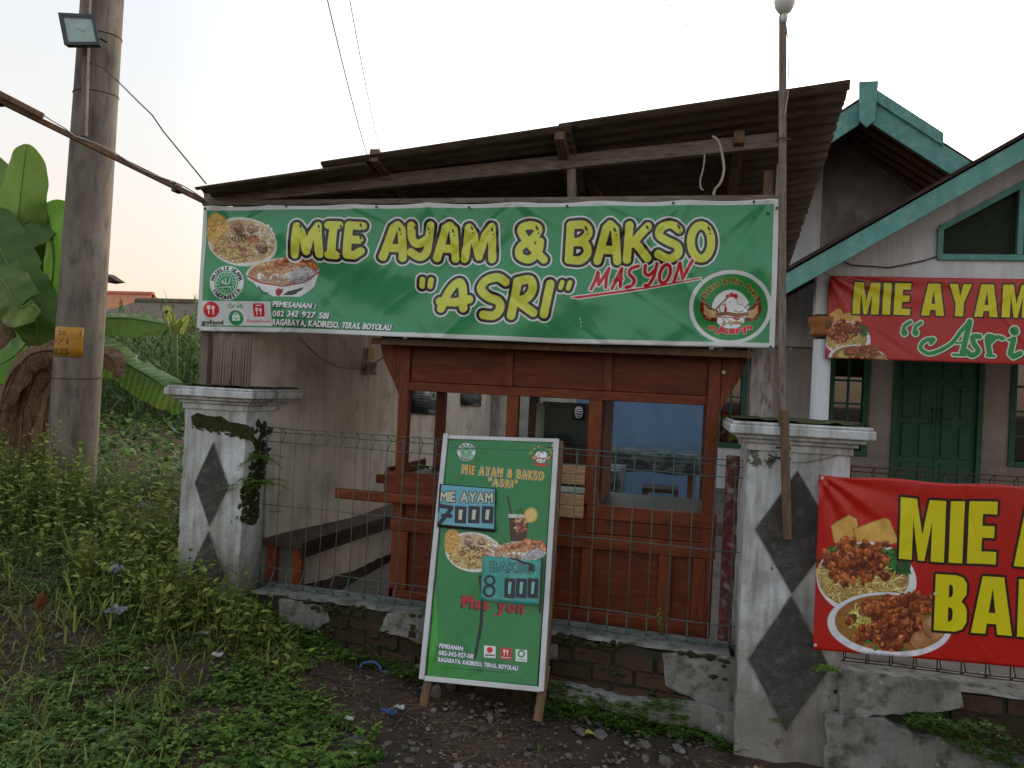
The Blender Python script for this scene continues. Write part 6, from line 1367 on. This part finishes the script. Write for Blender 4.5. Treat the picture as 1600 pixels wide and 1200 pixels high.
# grass
L = Leaves()
for _ in range(26000):
    x = random.uniform(-5.8, -.9); y = random.uniform(1.6, 4.6)
    if patch(x, y, 1.2, 5) < .22 or (x > -1.7+(3.2-y)*.4): continue
    if y > CORE_Y(x)-.03 and x > -2.9: continue
    k = 1 if random.random() < .9 else 2.2
    d = (rand_unit()*random.uniform(.2,.9)+Vector((0,0,1))); L.blade(on(x, y), d, random.uniform(.05,.16)*k, random.uniform(.003,.006)*k**.6, random.uniform(.3,.9), 4)
for cx, cy, n, ln in ((-2.95,3.25,16,.36),(-3.25,3.75,14,.34),(-2.55,2.75,12,.30),(-2.15,2.95,10,.28),(-3.5,3.0,12,.33),(-2.3,3.65,12,.30),(-2.9,2.6,10,.3)):
    for _ in range(n):
        d = rand_unit()*random.uniform(.15,.7)+Vector((0,0,1)); L.blade((cx+random.gauss(0,.08), cy+random.gauss(0,.08), gz(cx,cy)), d, ln*random.uniform(.7,1.2), .012, random.uniform(.4,.9), 7, r=random.uniform(.5,.9))
for _ in range(900):
    x = random.uniform(-1.2, 2.4); y = random.uniform(1.9, 3.35)
    if patch(x, y, 2.1, 2) < .72: continue
    L.blade(on(x, y), rand_unit()*random.uniform(.2,.9)+Vector((0,0,1)), random.uniform(.03,.08), .0035, .5, 3)
L.build('grass', M['grass'], label='patchy grass with long arching blades at the lower left', kind='stuff')
# dry straw and litter of dead stems
L = Leaves()
for _ in range(9000):
    x = random.uniform(-5.5, 2.4); y = random.uniform(1.9, 4.4 if x < -2.8 else CORE_Y(min(x,.3))-.03)
    if x > .3 and y > 3.5: continue
    if patch(x, y, 1.4, 8) < (.18 if x < -1.2 else .5): continue
    d = rand_unit()+Vector((0,0,random.uniform(0,.25))); p = on(x, y); L.blade((p[0],p[1],p[2]+.016), d, random.uniform(.03,.13), random.uniform(.0015,.004), .12, 2)
L.build('straw_litter', M['straw'], label='dry straw and dead stems scattered over the soil', kind='stuff')
# dead leaf bits
L = Leaves()
for _ in range(1500):
    x = random.uniform(-3.5, 2.6); y = random.uniform(1.9, 3.5 if x > .3 else CORE_Y(x)-.02)
    if patch(x, y, 2.3, 4) < .3: continue
    p = on(x, y); L.leaf((p[0],p[1],p[2]+.018), rand_unit()+Vector((0,0,random.uniform(-.1,.3))), random.uniform(.012,.04), random.uniform(.008,.02), .5, .1, roll=random.uniform(-1,1))
L.build('leaf_litter', M['straw'], label='small dead leaf bits lying on the soil', kind='stuff')
# pebbles
mb = MB(); rv = []
for _ in range(5200):
    x = random.uniform(-3.2, 2.6); y = random.uniform(1.9, 3.62 if x > .3 else CORE_Y(x)-.01)
    if x < -1.2 and random.random() < .6: continue
    if x > .2 and y > 3.5: continue
    r_ = min(.022, .0035+random.expovariate(230)); p = on(x, y); n0 = len(mb.v); mb.blob((p[0],p[1],p[2]+r_*.45+.006), r_, 1 if r_ < .006 else 1, .3, (1.2,1,.6), random.uniform(0,3)); rv += [random.random()]*(len(mb.v)-n0)
o = ob('pebbles', mb, M['pebble'], label='small pebbles and crumbs of rubble on the bare soil', kind='stuff'); setrnd(o, rv)
mb = MB(); rv = []
for _ in range(170):      # angular chips of broken plaster and tile
    x = random.uniform(-1.5, 2.5); y = random.uniform(2.2, 3.5 if x > .3 else CORE_Y(x)-.03); p = on(x, y); r_ = random.uniform(.007,.019); n0 = len(mb.v); a = random.uniform(0,3.1)
    d = Vector((math.cos(a), math.sin(a), random.uniform(-.2,.3))); mb.bar(Vector(p)+Vector((0,0,.015))-d*r_, Vector(p)+Vector((0,0,.017))+d*r_, r_*random.uniform(.7,1.4), r_*random.uniform(.3,.6)); rv += [random.random()]*(len(mb.v)-n0)
o = ob('rubble_chips', mb, M['stone'], label='angular chips of broken plaster strewn over the soil', kind='stuff'); setrnd(o, rv)
# individual stones and rubbish
def gpt(u, v):
    z = .05
    for _ in range(8): p = at(u, v, Z=z); z = gz(p.x, p.y)
    return Vector((p.x, p.y, z))
for (u, v, r_, sq, lab) in ((557,1166,.045,(1.1,.9,.55),'rounded brown stone among weeds at the bottom centre-left'), (705,1078,.035,(1,.5,1.1),'pointed pale rubble shard below the left corner of the price board'), (681,1090,.035,(.7,.5,1.2),'upright whitish rubble piece beside the left board leg'),
    (908,1146,.03,(1.3,.8,.5),'flat pale stone chip right of the right board leg'), (1007,1166,.03,(1.2,.9,.5),'grey stone chip halfway between the board and the right pillar'), (1008,1187,.022,(1.3,.8,.6),'small grey stone near the bottom edge right of centre'),
    (1110,1164,.028,(1,.9,.6),'mossy stone near the foot of the right pillar'), (1040,1196,.035,(.8,1,.8),'cream rubble chunk at the bottom edge'), (938,1150,.035,(1.4,.9,.4),'flat brown stone in the middle of the soil'), (1060,1172,.03,(1.5,.7,.35),'thin slate-like stone on the soil'),
    (445,1046,.028,(1,1,.6),'grey stone half hidden in the weeds below the low wall'), (885,1055,.02,(1,1,.7),'small stone at the wall foot right of the board')):
    p = gpt(u, v); mb = MB(); mb.blob(p+Vector((0,0,r_*sq[2]*.6)), r_, 2, .16, sq, random.uniform(0,3)); ob('stone', mb, M['stone'], None, lab, 'stone', 'loose stones on the verge')
WP_ = mat('white_litter', (.46,.46,.42), (.30,.29,.26), scale=20, rough=.6, bump=.3)
for (u, v, sz, lab) in ((549,1030,.028,'white scrap of paper below the low wall'), (624,1112,.030,'torn white scrap left of the board leg'), (545,1130,.026,'pale crumpled scrap among weeds at bottom centre'), (507,1027,.016,'tiny white chip at the edge of the weeds'),
    (230,1030,.018,'white flake on the soil at the left'), (320,985,.04,'cream shell-like scrap on the soil in front of the left pillar'), (340,1018,.035,'pale leafy scrap in front of the weeds'), (548,1186,.025,'white scrap at the very bottom left of centre')):
    p = gpt(u, v)+Vector((0,0,.022)); mb = MB(); mb.grid([[p+Vector(((i-1.5)*sz*.5+random.uniform(-.2,.2)*sz, (j-1.5)*sz*.4, .10*sz*math.sin(i*1.9+j)+random.uniform(0,.16)*sz)) for i in range(4)] for j in range(4)]); ob('litter_scrap', mb, WP_, None, lab, 'litter', 'pale scraps of litter on the verge', thick=.0015)
for (u, v, w_, h_, lab) in ((178,912,.08,.06,'crumpled pale plastic bag in the weeds left of the pillar'), (182,948,.09,.04,'flattened grey plastic bag below the other bag'), (230,842,.13,.05,'grey plastic bag lying by the concrete beam left of the pillar')):
    p = gpt(u, v)+Vector((0,0,.10 if v > 850 else .22)); n0 = 14; g = []
    for i in range(n0):
        row = []
        for j in range(n0):
            a, b = i/(n0-1), j/(n0-1); row.append(p+Vector(((a-.5)*w_+random.gauss(0,.004), (b-.5)*w_*.7+random.gauss(0,.004), h_*(math.sin(a*3.1)*math.sin(b*3.1))**.5*(.55+.18*math.sin(a*9+b*7)+.14*math.sin(b*13-a*6))+random.gauss(0,.004))))
        g.append(row)
    mb = MB(); mb.grid(g); ob('plastic_bag', mb, M['bag'], None, lab, 'plastic bag', 'plastic bags in the weeds', thick=.001)
p = gpt(578,1052)+Vector((0,0,.02)); mb = MB(); mb.tube([p+Vector((.058*math.cos(a), .02*math.sin(a), .032*math.sin(a)+.0)) for a in (math.pi*i/14 for i in range(15))], .0045, 6); ob('blue_strap', mb, M['blue_rope'], None, 'curved blue plastic strap at the foot of the low wall', 'strap', smooth=True)
p = gpt(607,1122)+Vector((0,0,.028)); mb = MB()
for k in range(4): mb.tube([p+Vector(((i-4)*.009, random.uniform(-.01,.01), .008*math.sin(i*.8+k)+k*.003)) for i in range(9)], .002, 5)
ob('blue_twine', mb, M['blue_rope'], None, 'tangle of dark blue twine near the left board leg', 'twine')
for (u, v, lab) in ((914,1122,'yellow fallen leaf beside the right board leg'), (922,1156,'yellow-green fallen leaf below the flat stone chip')):
    p = gpt(u, v)+Vector((0,0,.025)); L = Leaves(); L.leaf(p-Vector((.03,0,0)), (1,.2,.1), .06, .045, .5, .2); L.build('fallen_leaf', M['yellow_leaf'], None, label=lab, cat='leaf')
p = gpt(974,1132)+Vector((0,0,.03)); mb = MB(); mb.bar(p+Vector((-.05,-.03,0)), p+Vector((.05,.03,.02)), .035, .003); ob('wrapper', mb, M['plate'], None, 'small yellow printed wrapper on the soil right of the board', 'wrapper')
# low fallen concrete beam behind bags, left of pillar
a, b = at(205,862,Y=4.9), at(300,872,Y=4.5)
bar('concrete_beam', (a.x, 4.75, .50), (b.x+.1, 4.42, .46), .14, .05, M['plaster_low'], None, label='grey concrete slab lying in the weeds left of the left pillar', cat='slab', bevel=.006)
bar('concrete_beam', (a.x+.05, 4.65, .43), (b.x+.1, 4.36, .40), .10, .04, M['plaster_low'], None, label='thinner lower concrete strip under the grey slab', cat='slab', bevel=.006)
# ferns on the left pillar, weed on the low wall, tuft on the right pillar
def fern(p, n, ln, label, dirs):
    t = thing('fern', tuple(p), label, 'fern')
    for k in range(n):
        d = Vector(dirs[k % len(dirs)])+Vector((random.uniform(-.3,.3), random.uniform(-.3,.3), random.uniform(-.1,.4))); d.normalize(); L = Leaves(); q = Vector(p); prev = q.copy(); m_ = 11
        for i in range(1, m_+1):
            t_ = i/m_; c = q+d*ln*t_-Vector((0,0,1))*ln*.45*t_*t_; L.stem(prev, c, .0018); sd_ = (c-prev).cross(Vector((0,0,1))).normalized()
            for s_ in (-1, 1): L.leaf(c, sd_*s_+(c-prev).normalized()*.5, ln*.30*(1-t_)+.014, .014, .1, .2, seg=1)
            prev = c.copy()
        L.build('frond', M['leaf'], t)
fern(Vector((-2.355,4.02,1.13)), 8, .15, 'upper small fern on the side of the left pillar', [(1,-.6,.3),(1,.2,.2),(.3,-1,.4),(-.3,-.8,.2)])
fern(Vector((-2.35,4.0,.98)), 11, .19, 'larger fern with feathery fronds lower on the side of the left pillar', [(1,-.5,.2),(.9,.4,.3),(-.8,-.7,.1),(.2,-1,.3),(-.2,-.9,.6)])
fern(at(1290,1040,Y=3.50), 6, .055, 'tiny fern at the corner of the right pillar beside the red banner', [(1,-.5,.3),(-1,-.6,.2),(.2,-1,.5)])
t_ = Leaves(); c = at(1033,990,Y=3.80)
for k in range(9):
    d = rand_unit()*.35+Vector((0,0,1)); t_.stem(c, c+d.normalized()*.09, .0012)
    for i in range(8): t_.leaf(c+d.normalized()*.11*(i+1)/8, rand_unit()+Vector((0,0,.8)), .026, .007, .1, .2)
t_.build('wall_weed', mat('pale_weed_leaf', (.22,.26,.05), (.15,.20,.04), scale=9, rough=.6, bump=0, trans=.3, rnd=.4), label='pale yellow-green weed sprouting on the low wall before the cart', cat='weed')
for (u, v, Y_, lab) in ((645,985,3.83,'small dark weed hanging on the bricks left of the price board'), (430,800,3.98,'leafy weed hanging below the ferns at the fence corner'), (1305,664,3.62,'tiny sprig on top of the right pillar cap'), (1216,1128,3.57,'little weed at the lower diamond of the right pillar')):
    L = Leaves(); c = at(u, v, Y=Y_); clump(L, c.x, c.y, c.z, .05, 1, 6, .018, .6); L.build('sprig', M['leaf'], label=lab, cat='weed')
# reddish young plant at far left
L = Leaves(); c = gpt(62,935)+Vector((0,0,.10))
for k in range(5): L.leaf(c, Vector((random.uniform(-.5,.6), random.uniform(-.5,.2), 1.1)), .13, .05, .3, .15)
L.stem(c-Vector((0,0,.15)), c, .006); L.build('red_seedling', mat('rust_red_leaf', (.26,.09,.04), (.18,.06,.03), scale=9, rough=.6, bump=.1, trans=.2), label='rust red seedling in the weeds at the left edge', cat='seedling')
# low crop rows in the field
L = Leaves()
for row in range(17):
    yy = 5.7+row*.42
    for k in range(62):
        x = -2.95-k*.16-random.uniform(0,.1)-.15*(row % 2); y = yy+random.gauss(0,.07)
        if random.random() < .18: continue
        p = on(x, y); hh = random.uniform(.10,.20); tn = random.random()
        for i in range(8):
            d = rand_unit()+Vector((0,0,random.uniform(.5,1.5))); L.leaf((p[0],p[1],p[2]+hh*random.uniform(.1,.8)), d, random.uniform(.14,.24), random.uniform(.05,.08), .3, .45, r=(tn+random.uniform(-.1,.1))%1)
L.build('crop_rows', M['crop'], label='low leafy crop rows on reddish soil behind the left pillar', kind='stuff')
L = Leaves()
for _ in range(1600):
    x = random.uniform(-12,-2.9); y = random.uniform(5, 12); d = rand_unit()*.5+Vector((0,0,1)); L.blade(on(x, y), d, random.uniform(.08,.28), .008, .6, 4)
L.build('field_grass', M['grass'], label='weedy grass between the crop rows', kind='stuff')
# corn
L = Leaves(); T = Leaves()
for _ in range(1000):
    y = random.uniform(11.5, 20); x = random.uniform(-1.05*y-1.5, -.30*y+.9)
    if x > -2.6: continue
    x0, y0, z0 = on(x, y); H = random.uniform(1.65, 2.2)+.10*math.sin(x*.7)-.015*(y-12); lean = Vector((random.gauss(0,.05), random.gauss(0,.05), 1)).normalized(); top = Vector((x0,y0,z0))+lean*H
    L.stem((x0,y0,z0), top, .012, .6); a0 = random.uniform(0, 3.14); tn = random.random()
    for i in range(11):
        t_ = .10+.86*i/10; d = Vector((math.cos(a0+i*3.14+random.gauss(0,.4)), math.sin(a0+i*3.14+random.gauss(0,.4)), random.uniform(.8,1.5))); L.blade(Vector((x0,y0,z0))+lean*H*t_, d, random.uniform(.5,.85)*(1-.3*t_), random.uniform(.045,.075), random.uniform(.7,1.2), 6, r=(tn+random.uniform(-.2,.2))%1)
    for i in range(5): T.blade(top, rand_unit()*.35+Vector((0,0,1)), .20, .010, .3, 3)
L.build('corn_field', M['corn'], label='dense standing green corn behind the crop rows', kind='stuff')
T.build('corn_tassels', M['straw'], label='pale tassels over the corn', kind='stuff')
# ------------------------------------------------------------------ banana plant
def banana_leaf(parent, mid, wd, nrm, m, fold=.25, rag=0, name='leaf', tipk=.5):
    mid = smooth3([Vector(p) for p in mid], 22); n = len(mid); nw = 10; g = []
    nrm = Vector(nrm).normalized(); seed = random.uniform(0, 9)
    for i, p in enumerate(mid):
        t = i/(n-1); tg = (mid[min(i+1,n-1)]-mid[max(i-1,0)]).normalized(); sd_ = tg.cross(nrm).normalized(); nn = sd_.cross(tg).normalized()
        w_ = wd*(min(1, (t/.10)**.55) if t < .10 else 1)*(1 if t < tipk else max(.02, (1-((t-tipk)/(1-tipk))**2.2))**.6); row = []
        for j in range(-nw, nw+1):
            s_ = j/nw; rip = (.014*math.sin(t*24+s_*3+seed)+.006*math.sin(t*61+seed))*abs(s_); tear = rag*(1 if math.sin(t*23+seed*3)*math.sin(t*9+j*.05) > .55 else 0)*max(0, abs(s_)-.45)
            row.append(p + sd_*s_*w_*.5*(1-tear) - nn*fold*abs(s_)**1.3*w_*.5*(1+.2*math.sin(t*6+seed)) + nn*rip + tg*tear*.0)
        g.append(row)
    mb = MB(); mb.grid(g); o = ob(name, mb, m, parent, smooth=True)
    setrnd(o, [(.5+.5*math.sin((i/(n-1))*150-abs(j)*.9)*(.6+.4*math.sin(i*1.7)))*.35 for i in range(n) for j in range(-nw, nw+1)])
    q = MB(); q.tube([p+nrm*.004 for p in mid], [.011*(1-i/(n-1))+.002 for i in range(n)], 6); ob('midrib', q, M['crop'] if name == 'leaf' and m is not M['dead'] else M['dead'], o, smooth=True); return o
def smooth3(p, n=5):
    p = [p[0]]+list(p)+[p[-1]]; out = []
    for i in range(1, len(p)-2):
        for k in range(n): t = k/n; a, b, c, e = p[i-1], p[i], p[i+1], p[i+2]; out.append(.5*(2*b+(c-a)*t+(2*a-5*b+4*c-e)*t*t+(3*b-a-3*c+e)*t**3))
    return out+[p[-2]]
bn = thing('banana_plant', tuple(at(60,760,Y=5.7)), 'banana plant with huge green leaves beside the utility pole', 'banana plant')
bn.location.z = .4; WL[bn] = bn.location.copy()
P_ = lambda u, v, Y: at(u, v, Y=Y)
MBn = M['banana']
banana_leaf(bn, [P_(10,560,5.8), P_(22,440,5.65), P_(30,330,5.6), P_(42,225,5.6)], .50, (.1,-1,.1), MBn, .16, .0, tipk=.62)
banana_leaf(bn, [P_(-40,330,5.4), P_(-10,370,5.35), P_(20,430,5.3), P_(55,500,5.35), P_(60,560,5.4)], .46, (.3,-1,.6), MBn, .22, .2)
banana_leaf(bn, [P_(70,318,5.75), P_(85,400,5.6), P_(72,480,5.5), P_(30,550,5.4), P_(-30,585,5.3)], .52, (-.3,-1,.15), mat('banana_leaf_young', (.10,.22,.025), (.07,.17,.02), scale=3, rough=.42, bump=.1, trans=.45), .20, .0)
banana_leaf(bn, [P_(120,350,6.0), P_(60,340,5.7), P_(0,380,5.4), P_(-50,450,5.2)], .55, (.1,-.8,.7), MBn, .30, .2)
banana_leaf(bn, [P_(-30,400,5.3), P_(5,440,5.2), P_(30,480,5.15), P_(52,470,5.2)], .36, (.0,-1,.5), MBn, .30, .2)
banana_leaf(bn, [P_(-60,250,5.9), P_(-10,300,5.85), P_(30,380,5.8)], .5, (.2,-1,.2), MBn, .2, .1)
banana_leaf(bn, [P_(80,505,5.9), P_(150,498,6.2), P_(205,498,6.4), P_(262,508,6.6)], .34, (.05,-.9,.75), MBn, .42, .35, tipk=.7)
banana_leaf(bn, [P_(90,535,5.8), P_(150,540,6.0), P_(200,570,6.1), P_(250,600,6.2), P_(292,640,6.2)], .38, (.2,-.75,.8), MBn, .40, .35, tipk=.7)
banana_leaf(bn, [P_(100,560,5.8), P_(140,548,5.8), P_(175,560,5.8), P_(186,590,5.75)], .20, (.1,-1,.5), M['dead'], .5, .4)
for (a, b, c_, w_) in (((100,545,5.1),(60,580,5.1),(20,700,5.15),.20), ((95,548,5.2),(72,640,5.15),(55,770,5.2),.16), ((60,545,5.1),(10,600,5.05),(-10,740,5.1),.24), ((92,546,5.0),(40,560,5.0),(0,640,5.0),.20), ((85,560,5.05),(84,680,5.05),(70,800,5.1),.09), ((30,560,5.15),(35,660,5.1),(25,790,5.1),.10)):
    banana_leaf(bn, [P_(*a), P_(*b), P_(*c_)], w_, (random.uniform(-.4,.4),-1,.2), M['dead'], .7, .5, 'dead_leaf')
mb = MB(); mb.tube([P_(60,860,5.8), P_(40,700,5.8), P_(20,560,5.8), P_(10,470,5.75)], [.14,.12,.10,.07], 16); ob('pseudostem', mb, M['dead'], bn, smooth=True)
# far yellowish banana shoot by the corn
by = thing('banana_shoot', tuple(at(270,560,Y=12)), 'pale yellow banana shoot standing over the corn', 'banana plant')
YLm = mat('pale_banana_leaf', (.34,.36,.08), (.26,.30,.06), scale=3, rough=.5, bump=.1, trans=.4)
for a, b, c_ in (((272,520),(266,500),(258,478)), ((278,520),(286,505),(297,494)), ((272,520),(270,512),(284,500))):
    banana_leaf(by, [P_(*a,12), P_(*b,12), P_(*c_,12)], .20, (0,-1,.2), YLm, .3, 0)
mb = MB(); mb.tube([P_(274,640,12), P_(274,520,12)], [.06,.04], 8); ob('pseudostem', mb, M['crop'], by, smooth=True)
mb = MB(); mb.grid([[at(280+6*i,596+10*j-i*3,Y=4.9)+Vector((0,.02*math.sin(i+j),0)) for i in range(3)] for j in range(6)]); 
L = Leaves(); c = at(272,700,Y=5.4); 
for k in range(3): L.blade(at(268+k*3,668,Y=5.3), Vector((.25,0,-.2+.5*k)), .18, .02, -.4, 5)
L.build('blue_net_scrap', mat('blue_net', (.03,.13,.17), rough=.6, bump=0), label='scrap of blue netting hanging in the crops left of the pillar', cat='net')
# ------------------------------------------------------------------ tidy names and finish
print('objects', len(COL.objects), 'tris', sum(len(o.data.polygons)*2 for o in COL.objects if o.type == 'MESH'))
